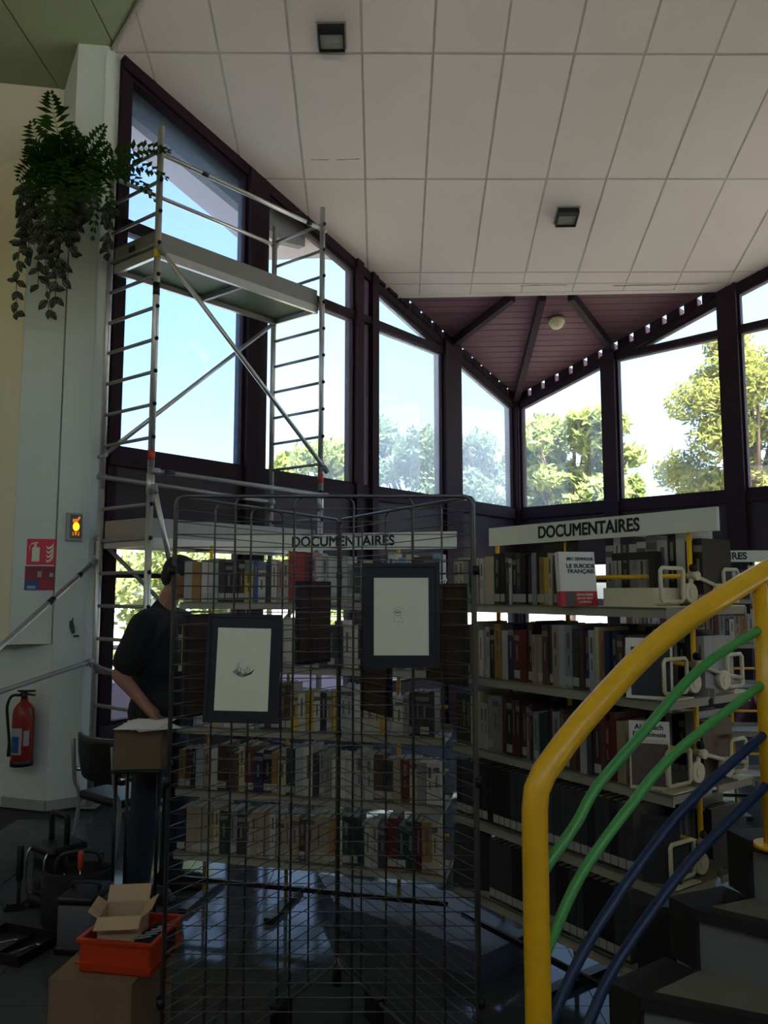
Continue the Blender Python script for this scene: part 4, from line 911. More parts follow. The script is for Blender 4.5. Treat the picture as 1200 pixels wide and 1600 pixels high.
def bookend(x, lev, label, yb=.02, fl=1, rear_=False):
    r = empty('bookend', (0, 0, 0), label, 'bookend', 'cream bookends on the yellow rods'); r.matrix_world = RC.matrix_world @ Matrix.Translation((x, 0, LEV[lev] + .0005))
    y0, y1 = (yb, yb + .135) if not rear_ else (.40, .50)
    lp = MB(); pts = [(0, y0 + .01, .022), (0, y1 - .01, .022), (0, y1, .032), (0, y1, .132), (0, y1 - .01, .142), (0, y0 + .01, .142), (0, y0, .132), (0, y0, .032)]
    lp.tube(pts + pts[:2], .0075, 8); lbuild(lp, 'loop', CREAM, r)
    ar = MB(); ar.tube([(0, y1, .05), (0, .19 if not rear_ else .38, .07), (0, .215, .115)], .008, 8); lbuild(ar, 'arm', CREAM, r)
    dk = MB(); yd = y1 + .035 if not rear_ else y0 - .035; dk.tube([(-.012, yd, .052), (.012, yd, .052)], .036, 18); dk.tube([(-.016, yd, .052), (.016, yd, .052)], .018, 12); lbuild(dk, 'disc', CREAM, r)
    cl = MB(); cl.tube([(-.014, .215, .115), (.014, .215, .115)], .017, 10); lbuild(cl, 'rod_clamp', CREAM, r)
    kn = MB(); kn.ell((0, .215, .145), (.012, .012, .015), 10, 6); lbuild(kn, 'knob', BLACK, r)
    pl = MB(); pl.box((0, (y0 + y1) / 2, .003), (.05, y1 - y0, .005)); lbuild(pl, 'base_plate', CREAM, r)
for lev, nm in (('A', 'top'), ('B', 'second'), ('C', 'third'), ('D', 'fourth')): bookend(.945, lev, 'cream plastic bookend clamped to yellow rod, front of the %s shelf' % nm)
for lev, nm in (('A', 'top'), ('B', 'second'), ('C', 'third')): bookend(.955, lev, 'cream plastic bookend at the far side of the %s shelf' % nm, rear_=True)
lp_ = MB(); lp_.box((0, 0, .035), (.22, .16, .07)); lo = lp_.build('book_tray', CREAM, None, org=(0, 0, 0)); lo.matrix_world = RC.matrix_world @ Matrix.Translation((.80, .10, LEV['A'] + .001)); tag(lo, 'low cream display tray lying on the top shelf beside the white book', 'tray')
ds = MB(); ds.box((0, 0, .07), (.026, .05, .14)); ds.box((-.10, .0, .125), (.20, .012, .03)); do = ds.build('shelf_divider', BLACK, None, org=(0, 0, 0)); do.matrix_world = RC.matrix_world @ Matrix.Translation((.80, .195, LEV['A'] + .072)); do.rotation_euler.z += 0; tag(do, 'black angular shelf divider standing on the cream tray', 'divider')
pq = MB(); pq.prism([(x, y_, 0.002) for x, y_ in ((.42, 3.42), (.64, 3.62), (.34, 4.12), (-.36, 4.36), (-.24, 3.95), (.16, 3.66))], (0, 0, .115)); PLIN = mat('plinth_blue_grey', (.27, .28, .36), .5)
tag(pq.build('plinth', PLIN, None, org=(.15, 3.9, 0)), 'low blue-grey plinth on the floor under the corner of the two bookcases', 'plinth')

# ============================================================ STAIRS AND RAILING
st = empty('staircase', (1.2, 2.1, 0), 'dark curved staircase with pale treads and black nosings behind the yellow handrail', 'stairs')
NOSE = [(.32, 1.78, .21, 2), (.51, 2.03, .38, -11), (.697, 2.206, .55, -24), (.911, 2.354, .72, -37), (1.114, 2.438, .89, -49), (1.31, 2.475, 1.06, -62), (1.52, 2.47, 1.23, -75), (1.73, 2.43, 1.40, -88), (1.93, 2.34, 1.57, -100)]
for i in range(len(NOSE) - 1):
    (x0, y0, z, a0), (x1, y1, _, a1) = NOSE[i], NOSE[i + 1]
    A_, B_ = Vector((x0, y0, 0)), Vector((x1, y1, 0)); n0 = Vector((cos(radians(a0)), sin(radians(a0)), 0)); n1_ = Vector((cos(radians(a1)), sin(radians(a1)), 0))
    q0 = Vector((-n0.y, n0.x, 0)); bk_ = q0 * .03
    pol = [A_, A_ + n0 * .95, B_ + n1_ * .95 + bk_, B_ + bk_]
    zb = max(.002, z - .172)
    r = MB(); r.prism([Z(A_ + q0 * .012, zb), Z(A_ + n0 * .95 + q0 * .012, zb), Z(pol[2], zb), Z(pol[3], zb)], (0, 0, z - .026 - zb)); r.build('riser', STAIRR, st)
    t = MB(); t.prism([Z(p, z - .025) for p in pol], (0, 0, .025)); t = t.build('tread', STAIRT, st)
    d_ = (B_ - A_).normalized(); o_ = Vector((-d_.y, d_.x, 0))
    e = MB(); e.prism([Z(p, zb) for p in (A_ + o_ * .002, B_ + o_ * .002, B_ + o_ * .11, A_ + o_ * .11)], (0, 0, z - zb)); e.build('edge_band', RUBBER, t)
    ns = MB(); ns.hexa([Z(A_ + n0 * u_ - q0 * w_, zz) for zz in (z + .0005, z + .004) for u_, w_ in ((0, .004), (.95, .004), (.95, -.042), (0, -.042))]); ns.hexa([Z(A_ + n0 * u_ - q0 * w_, zz) for zz in (z - .028, z + .004) for u_, w_ in ((0, .008), (.95, .008), (.95, .001), (0, .001))]); ns.build('nosing', RUBBER, t)
rl = empty('stair_railing', (.367, 1.932, 0), 'yellow tubular stair railing with two green and two blue bars', 'railing')
hand = [(.365, 1.93, .004), (.365, 1.93, .5), (.365, 1.93, 1.0), (.366, 1.931, 1.12), (.372, 1.935, 1.165), (.393, 1.946, 1.203), (.430, 1.967, 1.242)]
hand2 = smooth_path([(.430, 1.967, 1.242), (.472, 1.99, 1.284), (.546, 2.031, 1.349), (.719, 2.127, 1.483), (.912, 2.233, 1.590), (1.188, 2.386, 1.712), (1.5, 2.54, 1.84), (1.8, 2.62, 1.97)], 6)
MB().tube(hand + hand2[1:], .0315, 18).build('handrail', YEL, rl)
MB().tube([(1.148, 2.364, .90), (1.148, 2.364, 1.68)], .0225, 14).build('post', YEL, rl)
MB().tube([(1.148, 2.364, .892), (1.148, 2.364, .905)], .05, 16).build('post_flange', YEL, rl)
for nm, m, pts in (('bar', GRN, [(.372, 1.934, .955), (.40, 1.949, .988), (.481, 1.995, 1.068), (.546, 2.031, 1.150), (.685, 2.107, 1.262), (.897, 2.225, 1.425), (1.137, 2.358, 1.530)]),
                   ('bar', GRN, [(.372, 1.934, .760), (.40, 1.949, .805), (.492, 2.001, .943), (.642, 2.084, 1.083), (.812, 2.178, 1.211), (1.137, 2.358, 1.366)]),
                   ('bar', BLU, [(.372, 1.934, .585), (.40, 1.95, .631), (.534, 2.024, .807), (.808, 2.176, 1.043), (1.137, 2.358, 1.22)]),
                   ('bar', BLU, [(.372, 1.934, .40), (.42, 1.962, .47), (.505, 2.008, .595), (.597, 2.059, .716), (.831, 2.188, .906), (1.137, 2.358, 1.073)])):
    tag(MB().tube(smooth_path(pts, 5), .0135, 12).build(nm, m, rl), ('green' if m is GRN else 'blue') + ' bar')

# ============================================================ THE MAN
def remesh(o, vox, it=2):
    m = o.modifiers.new('Remesh', 'REMESH'); m.mode = 'VOXEL'; m.voxel_size = vox; m.use_smooth_shade = True
    if it: s = o.modifiers.new('Smooth', 'CORRECTIVE_SMOOTH' if False else 'SMOOTH'); s.factor = .5; s.iterations = it
man = empty('person', (-1.265, 4.40, 0), 'person in black t-shirt and dark trousers leaning over a cardboard box', 'person', rz=radians(-10))
B = MB()
# local frame: facing +x, right side is -y (towards the photographer)
B.capsule((.03, 0, .93), (.02, 0, 1.20), .135, .125, 14); B.capsule((.02, -.05, 1.22), (.02, -.06, 1.42), .12, .10, 14); B.capsule((.02, .05, 1.22), (.02, .06, 1.42), .12, .10, 14)
B.capsule((.02, -.15, 1.47), (.02, .15, 1.47), .065, .065, 12); B.capsule((.010, 0, 1.50), (.060, 0, 1.64), .060, .054, 12)
_nv = len(B.v)
B.ell((.085, 0, 1.745), (.096, .074, .106), 18, 12); B.ell((.120, 0, 1.690), (.062, .056, .070), 14, 8); B.capsule((.135, 0, 1.645), (.160, 0, 1.650), .026, .022, 8)
B.capsule((.178, 0, 1.735), (.190, 0, 1.708), .009, .015, 8); B.capsule((.165, -.02, 1.668), (.165, .02, 1.668), .012, .012, 6)
for s in (1, -1):
    B.capsule((.158, s * .032, 1.752), (.160, s * .026, 1.752), .012, .012, 6); B.ell((.06, s * .080, 1.725), (.022, .010, .034), 8, 6)
    B.capsule((.165, s * .02, 1.772), (.150, s * .050, 1.770), .010, .009, 6)
HR = Matrix.Translation((.06, 0, 1.66)) @ Matrix.Rotation(radians(26), 4, 'Z') @ Matrix.Rotation(radians(14), 4, 'Y') @ Matrix.Translation((-.06, 0, -1.66))
for i_ in range(_nv, len(B.v)): B.v[i_] = HR @ B.v[i_]
# right arm (near the photographer): elbow back, forearm coming forward to the box
def arm(sh, el, wr, hd, s):
    B.capsule(sh, el, .056, .043, 12); B.capsule(el, wr, .043, .029, 12)
    w = Vector(wr); h = Vector(hd); d = (h - w).normalized(); side = Vector((0, 1, 0)) * 1.0; side = (side - d * side.dot(d)).normalized(); nrm = d.cross(side)
    B.capsule(w, w + d * .05, .029, .032, 10)
    for k in range(4):
        o = side * (k - 1.5) * .0195; B.capsule(w + d * .03 + o * .7, w + d * .085 + o, .016, .0125, 8)
        L = (.034, .042, .038, .030)[k]; a = w + d * .085 + o; b = a + (d + nrm * .28 * s).normalized() * L; c = b + (d * .6 + nrm * .8 * s).normalized() * L * .75
        B.capsule(a, b, .0105, .0095, 8); B.capsule(b, c, .0095, .0075, 8)
    tb = w + d * .03 + side * .030 * s; t1 = tb + (d * .6 + side * .8 * s).normalized() * .04; t2 = t1 + (d * .9 + side * .3 * s).normalized() * .032
    B.capsule(tb, t1, .013, .0115, 8); B.capsule(t1, t2, .0115, .009, 8)
arm((.01, -.205, 1.455), (-.10, -.255, 1.20), (.05, -.235, 1.035), (.10, -.22, .985), 1)
arm((.04, .20, 1.455), (.02, .25, 1.19), (.20, .16, 1.06), (.27, .13, 1.02), -1)
for s, fx in ((1, .06), (-1, -.03)):
    B.capsule((.02, s * .09, .92), (fx + .02, s * .10, .50), .088, .058, 12); B.capsule((fx + .02, s * .10, .50), (fx - .01, s * .105, .10), .056, .040, 12); B.capsule((fx - .03, s * .105, .06), (fx + .14, s * .115, .05), .042, .034, 10)
body = lbuild(B, 'body', SKIN, man); remesh(body, .0065, 2)
S_ = MB()
S_.capsule((.03, 0, .985), (.015, 0, 1.2), .178, .165, 16); S_.capsule((.02, -.06, 1.22), (.015, -.075, 1.42), .135, .115, 14); S_.capsule((.02, .06, 1.22), (.02, .075, 1.42), .135, .115, 14); S_.capsule((.01, -.17, 1.462), (.01, .17, 1.462), .092, .092, 12)
S_.capsule((.03, -.05, .985), (.03, .05, .985), .17, .17, 16); S_.capsule((-.005, 0, 1.50), (.012, 0, 1.545), .085, .066, 12)
S_.capsule((.01, -.205, 1.455), (-.062, -.235, 1.275), .090, .086, 12); S_.capsule((.04, .20, 1.455), (.032, .235, 1.285), .082, .080, 12)
shirt = lbuild(S_, 'tshirt', SHIRT, man); remesh(shirt, .013, 3)
# flat hem and sleeve ends
T_ = MB(); T_.capsule((.02, 0, .90), (.02, 0, .97), .140, .135, 14)
for s, fx in ((1, .06), (-1, -.03)):
    T_.capsule((.02, s * .08, .93), (fx + .02, s * .10, .50), .112, .080, 12); T_.capsule((fx + .02, s * .10, .50), (fx - .01, s * .105, .07), .080, .066, 12)
tr = lbuild(T_, 'trousers', JEANS, man); remesh(tr, .013, 2)
for s, fx in ((1, .06), (-1, -.03)):
    sh = MB(); sh.capsule((fx - .04, s * .105, .052), (fx + .15, s * .118, .042), .050, .042, 12); sh.box((fx + .055, s * .112, .014), (.29, .095, .026)); sho = lbuild(sh, 'shoe', SHOE, man); remesh(sho, .009, 2)
H_ = MB(); H_.ell((.076, 0, 1.768), (.096, .079, .092), 18, 12); H_.ell((.036, 0, 1.735), (.056, .068, .075), 14, 10); H_.v = [HR @ v for v in H_.v]; hr = lbuild(H_, 'hair', HAIR, man); remesh(hr, .008, 1)
em = MB(); em.box((.152, -.05, 1.39), (.004, .05, .03), radians(-20)); lbuild(em, 'chest_emblem', LGREY, man)

# ============================================================ THINGS AROUND THE MAN
tb = empty('side_table', (-1.225, 4.02, 0), 'small dark table carrying the cardboard box in front of the man', 'table')
MB().rbox((-1.225, 4.02, .757), (.25, .22, .022), .01).build('table_top', BLACK, tb)
for sx in (-1, 1):
    for sy in (-1, 1): MB().tube([(-1.225 + sx * .105, 4.02 + sy * .09, .0), (-1.225 + sx * .105, 4.02 + sy * .09, .746)], .009, 8).build('leg', DARKM, tb)
def carton(name, c, d, rz, label, tape=True, open_=False, m=CARD):
    r = empty(name, c, label, 'box', rz=rz); x, y_, h = d[0] / 2, d[1] / 2, d[2]; t = .004
    b = MB(); b.box((0, 0, t / 2), (d[0], d[1], t))
    for q in (((0, -y_ + t / 2, h / 2), (d[0], t, h)), ((0, y_ - t / 2, h / 2), (d[0], t, h)), ((-x + t / 2, 0, h / 2), (t, d[1], h)), ((x - t / 2, 0, h / 2), (t, d[1], h))): b.box(*q)
    lbuild(b, 'body', m, r)
    if open_:
        for sgn, L, ax in ((1, d[0], 'x'), (-1, d[0], 'x'), (1, d[1], 'y'), (-1, d[1], 'y')):
            f = MB(); fl = .45 * d[1]
            if ax == 'x': M = Matrix.Translation((0, sgn * y_, h)) @ Matrix.Rotation(sgn * radians(50 if sgn > 0 else -20), 4, 'X'); f.box(M @ Vector((0, sgn * fl / 2, 0)), (L, fl, t), M=M.to_3x3().to_4x4())
            else: M = Matrix.Translation((sgn * x, 0, h)) @ Matrix.Rotation(-sgn * radians(35), 4, 'Y'); f.box(M @ Vector((sgn * fl / 3, 0, 0)), (fl * .66, L, t), M=M.to_3x3().to_4x4())
            lbuild(f, 'flap', m, r)
    else:
        for sgn in (1, -1): f = MB(); f.box((0, sgn * y_ / 2, h + t / 2), (d[0], y_ - .002, t)); lbuild(f, 'flap', m, r)
    if tape:
        tp = MB(); tp.box((0, -y_ - .0006, h - .05), (.05, .0012, .10)); 
        if not open_: tp.box((0, 0, h + t + .0005), (.05, d[1], .001))
        lbuild(tp, 'tape', mat('box_tape', (.62, .52, .36), .3), r)
    return r
carton('cardboard_box', (-1.225, 4.02, .7685), (.235, .24, .19), radians(4), 'brown cardboard box on the dark table in front of the man', tape=False)
pp = empty('paper_stack', (-1.20, 4.02, .9635), 'loose white papers lying on the box under the hand', 'paper')
for i in range(4): b = MB(); b.box((random.uniform(-.02, .02) - 1.20, 4.02 + random.uniform(-.02, .02), .965 + i * .0022), (.21, .297, .002), random.uniform(-.9, .9)); b.build('sheet', WHITE, pp)

ch = empty('office_chair', (-1.525, 4.70, 0), 'black chair with pale metal frame standing beside the white column', 'chair', rz=radians(52))
b = MB(); b.rbox((0.02, 0, .455), (.42, .42, .045), .03); lbuild(b, 'seat', BLACK, ch)
bk = MB()
bk.loft([[Vector((-.20 - .05 * (z - .55) / .3 + .05 * (abs(k) / 4) ** 2 + th_, k * .052 * (1 if z < .78 else .92), z)) for k in range(-4, 5)] + [Vector((-.222 - .05 * (z - .55) / .3 + .05 * (abs(k) / 4) ** 2 + th_, k * .052 * (1 if z < .78 else .92), z)) for k in range(4, -5, -1)] for z, th_ in ((.56, .005), (.60, 0), (.70, 0), (.78, 0), (.815, .004))]); lbuild(bk, 'backrest', BLACK, ch)
for sy in (-1, 1):
    f = MB(); f.tube(smooth_path([(-.235, sy * .20, .78), (-.215, sy * .205, .55), (-.18, sy * .205, .42), (-.235, sy * .21, .012)], 4), .012, 8); lbuild(f, 'back_leg', ALUD, ch)
    f = MB(); f.tube(smooth_path([(-.18, sy * .205, .425), (.17, sy * .205, .425), (.215, sy * .205, .40), (.225, sy * .21, .012)], 4), .012, 8); lbuild(f, 'front_leg', ALUD, ch)
    f = MB(); f.tube([(-.20, sy * .225, .60), (.10, sy * .225, .555)], .014, 8); lbuild(f, 'arm_bar', CHROME, ch)
    for x in (-.235, .225): f = MB(); f.tube([(x, sy * .21, .0), (x, sy * .21, .025)], .015, 8); lbuild(f, 'foot_cap', BLACK, ch)

ra = empty('jobsite_radio', (-1.76, 4.28, 0), 'black jobsite radio with carrying handle and silver panel, on the floor', 'radio', rz=radians(-38))
b = MB(); b.rbox((0, .02, .155), (.20, .20, .29), .03); lbuild(b, 'body', BLACK, ra)
b = MB(); b.rbox((0, .02, .025), (.23, .23, .05), .02); lbuild(b, 'bumper', BLACK, ra); b = MB(); b.rbox((0, .02, .285), (.23, .22, .04), .02); lbuild(b, 'bumper', BLACK, ra)
b = MB(); b.tube(smooth_path([(-.075, .02, .30), (-.075, .02, .43), (-.06, .02, .445), (.06, .02, .445), (.075, .02, .43), (.075, .02, .30)], 3), .016, 10); lbuild(b, 'handle', BLACK, ra)
b = MB(); b.box((0, -.082, .17), (.12, .006, .20)); lbuild(b, 'front_panel', mat('radio_panel', (.30, .31, .33), .35, metal=.3), ra)
b = MB(); b.box((0, -.086, .215), (.085, .004, .055)); lbuild(b, 'display', BLACK, ra)
b = MB(); b.tube([(0, -.083, .11), (0, -.10, .11)], .022, 16); lbuild(b, 'tuning_dial', BLACK, ra)
for sx in (-1, 1): b = MB(); b.tube(smooth_path([(sx * .085, -.07, .05), (sx * .088, -.105, .07), (sx * .088, -.105, .26), (sx * .085, -.07, .285)], 3), .006, 8); lbuild(b, 'guard_bar', CHROME, ra)

hm = empty('hammer', (-1.895, 4.17, 0), 'hammer standing upright on its head on the floor beside the radio', 'hammer', rz=radians(15))
b = MB(); b.tube([(0, 0, .03), (0, 0, .16)], .009, 10); lbuild(b, 'shaft', DARKM, hm)
b = MB(); b.tube([(0, 0, .145), (0, 0, .17), (0, 0, .25), (0, 0, .315), (0, 0, .325)], [.014, .0185, .0165, .0185, .014], 12); lbuild(b, 'grip', BLACK, hm)
b = MB(); b.box((-.01, 0, .021), (.075, .034, .040)); b.tube([(-.045, 0, .021), (-.068, 0, .021)], .019, 12); b.tube([(.025, 0, .022), (.055, 0, .018), (.078, 0, .010)], [.016, .011, .005], 8); lbuild(b, 'head', DARKM, hm)

cs = empty('open_tool_case', (-1.72, 3.74, 0), 'flat open black tool case lying on the floor before the radio', 'tool case', rz=radians(-20))
b = MB(); b.box((0, 0, .004), (.34, .26, .008))
for q in (((0, -.127, .024), (.34, .006, .046)), ((0, .127, .024), (.34, .006, .046)), ((-.167, 0, .024), (.006, .26, .046)), ((.167, 0, .024), (.006, .26, .046)), ((.02, 0, .018), (.006, .25, .03))): b.box(*q)
lbuild(b, 'tray', BLACK, cs)
def wrench(x, y_, rz, L, label):
    r = empty('wrench', (x, y_, .0095), label, 'tool', 'wrenches in the open case', rz=rz)
    b = MB(); b.box((0, 0, .004), (L, .012, .006)); lbuild(b, 'shank', CHROME, r)
    b = MB(); b.tube([(L / 2, 0, .001), (L / 2, 0, .009)], .013, 12)
    lbuild(b, 'ring_end', CHROME, r); b = MB(); b.box((-L / 2 - .002, 0, .004), (.010, .024, .008))
    for s in (1, -1): b.box((-L / 2 - .012, s * .009, .004), (.022, .007, .008), s * .2)
    lbuild(b, 'jaw', CHROME, r)
wrench(-1.79, 3.77, radians(35), .14, 'longer steel wrench in the tool case, on the hammer side'); wrench(-1.64, 3.72, radians(50), .11, 'shorter steel wrench in the tool case, beside the grey box')
gx = empty('tool_box', (-1.40, 3.78, 0), 'plain grey tool box on the floor behind the orange crate', 'tool box', rz=radians(-6))
b = MB(); b.rbox((0, 0, .125), (.165, .22, .19), .012); lbuild(b, 'body', GREYBOX, gx)
b = MB(); b.rbox((0, 0, .018), (.175, .23, .036), .008); lbuild(b, 'base', BLACK, gx)
b = MB(); b.rbox((0, 0, .236), (.175, .23, .035), .012); lbuild(b, 'lid', BLACK, gx)
b = MB(); b.tube(smooth_path([(-.06, 0, .25), (-.06, 0, .28), (.06, 0, .28), (.06, 0, .25)], 3), .008, 8); lbuild(b, 'handle', BLACK, gx)
bg = empty('tool_bag', (-1.52, 3.99, 0), 'dark open tool bag with handles sticking out, at the feet of the man', 'bag', rz=radians(8))
bg.location = (-1.52, 3.99, 0)
b = MB(); b.loft([[Vector((sx * (w_ / 2), 0, 0)) * 0 + Vector((cos(a) * w_ * (1 if abs(cos(a)) < .99 else 1), sin(a) * d_, z)) for a in [k * pi / 10 for k in range(20)] for sx in (1,)] for z, w_, d_ in ((.004, .15, .10), (.03, .17, .115), (.16, .172, .115), (.26, .165, .10), (.275, .16, .095), (.25, .15, .088), (.10, .14, .085))]); lbuild(b, 'body', mat('bag_fabric', (.075, .075, .085), .9), bg)
b = MB(); b.tube(smooth_path([(-.11, 0, .26), (-.08, 0, .34), (.08, 0, .35), (.11, 0, .26)], 4), .012, 8); lbuild(b, 'strap', BLACK, bg)
for x, y_, h, m in ((.02, -.03, .36, RTAG), (-.08, .02, .33, BLACK), (.10, .03, .34, BLACK)):
    r = empty('screwdriver', (-1.52 + x, 3.99 + y_, .105), {.36: 'reddish handled screwdriver upright in the dark tool bag', .33: 'black handled screwdriver in bag, nearer the chair', .34: 'black handled screwdriver in bag, nearer the man'}[h], 'tool', 'screwdrivers in the tool bag')
    b = MB(); b.tube([(0, 0, 0), (0, 0, h - .18)], .004, 6); lbuild(b, 'blade', CHROME, r)
    b = MB(); b.tube([(0, 0, h - .19), (0, 0, h - .17), (0, 0, h - .11), (0, 0, h - .10)], [.009, .014, .015, .010], 10); lbuild(b, 'grip', m, r)

carton('cardboard_box', (-.925, 2.775, 0), (.285, .33, .395), radians(-7), 'big brown cardboard box under the orange crate, beside the wire stand', tape=False)
cr = empty('plastic_crate', (-.862, 2.76, .4005), 'orange plastic crate on the big cardboard box', 'crate', rz=radians(-10))
b = MB(); w_, d_, h_ = .27, .24, .105; b.box((0, 0, .003), (w_ - .02, d_ - .02, .006))
for (cx, cy, lx, ly) in ((0, -d_ / 2 + .012, w_ - .02, .004), (0, d_ / 2 - .012, w_ - .02, .004), (-w_ / 2 + .012, 0, .004, d_ - .02), (w_ / 2 - .012, 0, .004, d_ - .02)): b.box((cx, cy, h_ / 2), (lx, ly, h_))
lbuild(b, 'body', ORANGE, cr)
b = MB()
for (cx, cy, lx, ly) in ((0, -d_ / 2 + .006, w_, .014), (0, d_ / 2 - .006, w_, .014), (-w_ / 2 + .006, 0, .014, d_ - .02), (w_ / 2 - .006, 0, .014, d_ - .02)): b.box((cx, cy, h_ - .004), (lx, ly, .010)); b.box((cx, cy, .03), (lx, ly, .006))
lbuild(b, 'rim', ORANGE, cr)
carton('cardboard_box', (-.895, 2.775, .4075), (.145, .13, .15), radians(6), 'small torn open cardboard box standing in the orange crate', tape=False, open_=True, m=mat('cardboard_pale', (.70, .60, .47), .85, var=.1, scale=8))
zb = empty('striped_box', (-.775, 2.74, .4075), 'small black and white striped packet in the orange crate', 'packet', rz=radians(-14))
b = MB(); b.box((0, 0, .045), (.075, .14, .09)); lbuild(b, 'body', INK, zb)
for i in range(5):
    b = MB(); M = Matrix.Translation((-.02 + i * .008, -.052 + i * .026, .0905)); b.box(M @ Vector((0, 0, 0)), (.060, .010, .001), radians(35)); lbuild(b, 'stripe', LGREY, zb)
    b = MB(); b.box((-.026 + i * .013, -.0704, .045), (.006, .001, .075), M=rotmat('Y', radians(25))); lbuild(b, 'stripe', LGREY, zb)

# ============================================================ ON THE WHITE COLUMN
cdir = Vector((-2.345 + 2.54, 6.10 - 5.97, 0)).normalized(); cn = Vector((cdir.y, -cdir.x, 0))   # the column's broad face
def onface(u_, z): return Vector((-2.54, 5.97, z)) + cdir * u_ + cn * .0012
fe = empty('fire_extinguisher', (-2.71, 5.91, .36), 'red fire extinguisher hanging low on the white wall by the column', 'extinguisher')
P0 = Vector((-2.71, 5.91, .36))
b = MB(); b.loft([[P0 + Vector((cos(2 * pi * k / 20) * r, sin(2 * pi * k / 20) * r, z)) for k in range(20)] for r, z in ((.074, .0), (.078, .02), (.078, .36), (.070, .405), (.045, .44), (.028, .455), (.026, .475))]); b.build('cylinder', RED, fe)
b = MB(); b.tube([P0 + Vector((0, 0, -.012)), P0 + Vector((0, 0, .03))], .080, 20); b.build('base_ring', BLACK, fe)
b = MB(); b.tube([P0 + Vector((0, 0, .47)), P0 + Vector((0, 0, .53))], .024, 12); b.box(P0 + Vector((.02, -.01, .535)), (.13, .022, .014)); b.box(P0 + Vector((.03, -.01, .512)), (.11, .02, .012), M=rotmat('Y', .15)); b.build('valve', BLACK, fe)
b = MB(); b.tube(smooth_path([P0 + Vector(q) for q in ((-.015, -.02, .505), (-.08, -.03, .50), (-.112, -.03, .43), (-.105, -.03, .33), (-.088, -.03, .20), (-.084, -.03, .14))], 5), .011, 8); b.tube([P0 + Vector((-.084, -.03, .14)), P0 + Vector((-.083, -.03, .06))], [.012, .017], 8); b.build('hose', BLACK, fe)
b = MB(); b.loft([[P0 + Vector((cos(a) * .0795, sin(a) * .0795, z)) for a in [radians(-140 + 10 * k) for k in range(8)]] for z in (.08, .27)], cap=False, closed=False); b.build('label', LGREY, fe)
b = MB(); b.loft([[P0 + Vector((cos(a) * .0802, sin(a) * .0802, z)) for a in [radians(-134 + 10 * k) for k in range(6)]] for z in (.09, .21)], cap=False, closed=False); b.build('label_print', BLUS, fe)
b = MB(); b.loft([[P0 + Vector((cos(a) * .0795, sin(a) * .0795, z)) for a in [radians(-62 + 10 * k) for k in range(4)]] for z in (.14, .25)], cap=False, closed=False); b.build('label', LGREY, fe)
b = MB(); b.box(P0 + Vector((.01, .095, .30)), (.05, .06, .03)); b.build('wall_bracket', DARKM, fe)

sd = Vector((-2.56 + 2.88, 5.985 - 5.90, 0)).normalized(); sn = Vector((sd.y, -sd.x, 0))          # right face of the pier
def sign(center, w, h, m, label, name='fire_sign'):
    r = bpy.data.objects.new(name, None); COL.objects.link(r); r.matrix_world = face_mat(center, sd); r.empty_display_size = .05; tag(r, label, 'sign')
    b = MB(); b.box((0, 0, .0015), (w, h, .003)); lbuild(b, 'plate', m, r); return r
SB = Vector((-2.88, 5.90, 0)) + sd * .235 + sn * .002
s1 = sign(Z(SB, 1.945), .21, .20, REDS, 'red fire extinguisher pictogram sign on the white wall')
b = MB(); b.box((-.04, -.02, .0036), (.055, .11, .0012)); b.box((-.045, .045, .0036), (.02, .03, .0012)); b.box((-.05, .068, .0036), (.05, .010, .0012), .2); b.tube([(-.07, .06, .0036), (-.085, .045, .0036), (-.085, .0, .0036)], .003, 5); lbuild(b, 'pictogram', SIGNW, s1)
b = MB()
for i in range(4): b.prism([(.03 + .0 * i, .05 - i * .036, .003), (.05, .035 - i * .034, .003), (.075, .05 - i * .03, .003), (.088, .075 - i * .03, .003), (.085, .045 - i * .03, .003), (.07, .025 - i * .032, .003), (.045, .018 - i * .034, .003)], (0, 0, .0012))
lbuild(b, 'flame', SIGNW, s1)
s2 = sign(Z(SB - sd * .006, 1.742), .21, .185, REDD, 'dark red and blue instruction sign below the pictogram sign', 'instruction_sign')
b = MB(); b.box((-.055, -.055, .0036), (.095, .07, .0012)); lbuild(b, 'blue_field', BLUS, s2)
for q in (((.0, .03, .0036), (.03, .045, .0012)), ((.085, .025, .0036), (.028, .03, .0012)), ((-.055, -.07, .0044), (.06, .025, .0012))): b = MB(); b.box(*q); lbuild(b, 'pictogram', LGREY, s2)
b = MB()
for i in range(5): b.box((.05, -.02 - i * .014, .0036), (.09, .004, .0012))
lbuild(b, 'print_line', REDS, s2)
EL = onface(.115, 2.145)
el = bpy.data.objects.new('emergency_light', None); COL.objects.link(el); el.matrix_world = face_mat(EL, cdir); tag(el, 'small emergency exit light glowing orange on the white column', 'light')
b = MB(); b.box((0, .0, .018), (.115, .215, .036)); lbuild(b, 'housing', LGREY, el)
b = MB(); b.box((.012, 0, .038), (.088, .185, .006)); lbuild(b, 'lens', mat('exit_lens', (.34, .38, .30), .3), el)
b = MB(); b.prism([(.012 + .024 * cos(a), .0 + .034 * sin(a), .041) for a in [k * pi / 8 for k in range(16)]], (0, 0, .002)); lbuild(b, 'lamp', mat('exit_glow', (1.0, .55, .08), .4, emit=4.0), el)
b = MB(); b.prism([(-.012, .03, .041), (.02, .035, .041), (.045, .075, .041), (.03, .08, .041), (.02, .06, .041), (-.015, .06, .041)], (0, 0, .002)); b.box((.012, -.055, .042), (.05, .03, .002)); lbuild(b, 'pictogram', mat('exit_glow_soft', (.80, .42, .14), .4, emit=.9), el)
b = MB(); b.box((.0, -.058, .0435), (.008, .035, .001), .3); b.box((.022, -.058, .0435), (.008, .035, .001), -.3); lbuild(b, 'figure_legs', INK, el)
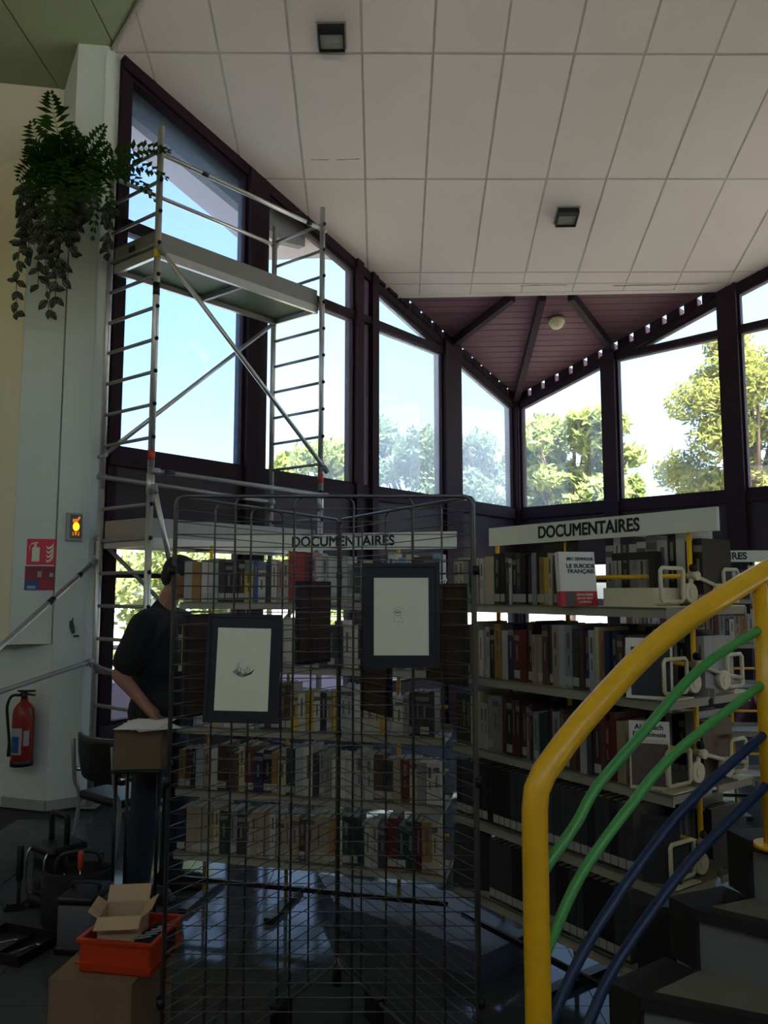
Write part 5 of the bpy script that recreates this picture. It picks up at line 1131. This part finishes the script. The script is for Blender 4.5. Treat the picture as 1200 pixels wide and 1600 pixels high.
kh = bpy.data.objects.new('wall_hook', None); COL.objects.link(kh); kh.matrix_world = face_mat(onface(.135, 1.36), cdir); tag(kh, 'small green tag hanging from a hook on the white column', 'hook')
b = MB(); b.tube([(0, .06, 0), (0, .06, .02), (0, .075, .02)], .004, 6); lbuild(b, 'hook', DARKM, kh)
b = MB(); b.prism([(-.02, .05, .006), (.0, .06, .006), (.012, .02, .006), (.022, -.04, .006), (.0, -.05, .006), (-.018, .0, .006)], (0, 0, .006)); lbuild(b, 'tag', mat('tag_green', (.12, .30, .20), .6), kh)
b = MB(); b.box((.03, -.065, .01), (.04, .012, .01)); lbuild(b, 'clip', BLACK, kh)
sw_ = bpy.data.objects.new('wall_switch', None); COL.objects.link(sw_); sw_.matrix_world = face_mat(Vector((-2.300, 6.181, 1.98)) + Vector((.87, -.48, 0)) * .002, Vector((.48, .87, 0))); tag(sw_, 'grey switch plate on the narrow column side beside the emergency light', 'switch')
b = MB(); b.box((0, 0, .006), (.085, .10, .012)); lbuild(b, 'plate', LGREY, sw_)
b = MB(); b.box((0, 0, .014), (.03, .05, .006)); lbuild(b, 'rocker', WALLW, sw_)

# ============================================================ ON THE CEILING
nC = Vector((-.0196, .389, 1)).normalized()
def spot(x, y_, label, skew):
    r = bpy.data.objects.new('ceiling_spotlight', None); COL.objects.link(r)
    X = Vector((1, 0, .0196)).normalized(); Yv = nC.cross(X) * -1; Yv = Vector((0, -1, .389)).normalized(); Zd = -nC
    o = Vector((x, y_, cz(x, y_) - .012)); r.matrix_world = Matrix(((X.x, Yv.x, Zd.x, o.x), (X.y, Yv.y, Zd.y, o.y), (X.z, Yv.z, Zd.z, o.z), (0, 0, 0, 1))); tag(r, label, 'light', 'ceiling floodlights')
    b = MB(); w_, h_, d_ = .22, .20, .075
    for q in (((0, h_ / 2 - .025, d_ / 2), (w_, .05, d_)), ((0, -h_ / 2 + .006, d_ / 2), (w_, .012, d_)), ((-w_ / 2 + .007, 0, d_ / 2), (.014, h_, d_)), ((w_ / 2 - .007, 0, d_ / 2), (.014, h_, d_)), ((0, 0, .008), (w_, h_, .016))): b.box(*q)
    lbuild(b, 'housing', BLACK, r)
    b = MB(); b.box((0, -.018, .050), (w_ - .03, h_ - .065, .006)); lbuild(b, 'lens', LENS, r)
    b = MB(); b.tube([(-.06, -.018, .056), (.06, -.018, .056)], .006, 8); lbuild(b, 'tube_lamp', LGREY, r)
    b = MB()
    for s in (1, -1): b.box((s * (w_ / 2 + .008), 0, .005), (.014, h_ + .02, .01))
    b.box((0, h_ / 2 + .008, .005), (w_ + .03, .014, .01)); b.box((0, -h_ / 2 - .008, .005), (w_ + .03, .014, .01)); lbuild(b, 'trim_ring', LGREY, r)
spot(-.443, 6.06, 'black box floodlight on the white ceiling nearest the photographer', 0)
spot(1.957, 7.885, 'black box floodlight on the white ceiling near the corner bay', 0)
dm = empty('dome_lamp', (2.20, 9.52, cz(2.20, 9.52) + .02), 'cream dome fixture on the purple plank ceiling of the corner bay', 'light')
DP = Vector(dm.location)
b = MB(); b.tube([DP + Vector((0, 0, .03)), DP - nC * .02], .10, 24); b.build('base', CREAM, dm)
b = MB(); rings = []
t1 = Vector((1, 0, .0196)).normalized(); t2 = nC.cross(t1)
for i in range(8):
    q = i * pi / 2 / 7.3; rings.append([DP - nC * (.02 + .075 * sin(q)) + (t1 * cos(2 * pi * k / 24) + t2 * sin(2 * pi * k / 24)) * .09 * cos(q) for k in range(24)])
b.loft(rings); b.build('dome', CREAM, dm)
print('books', nbook, 'individual limit at', left_ind)
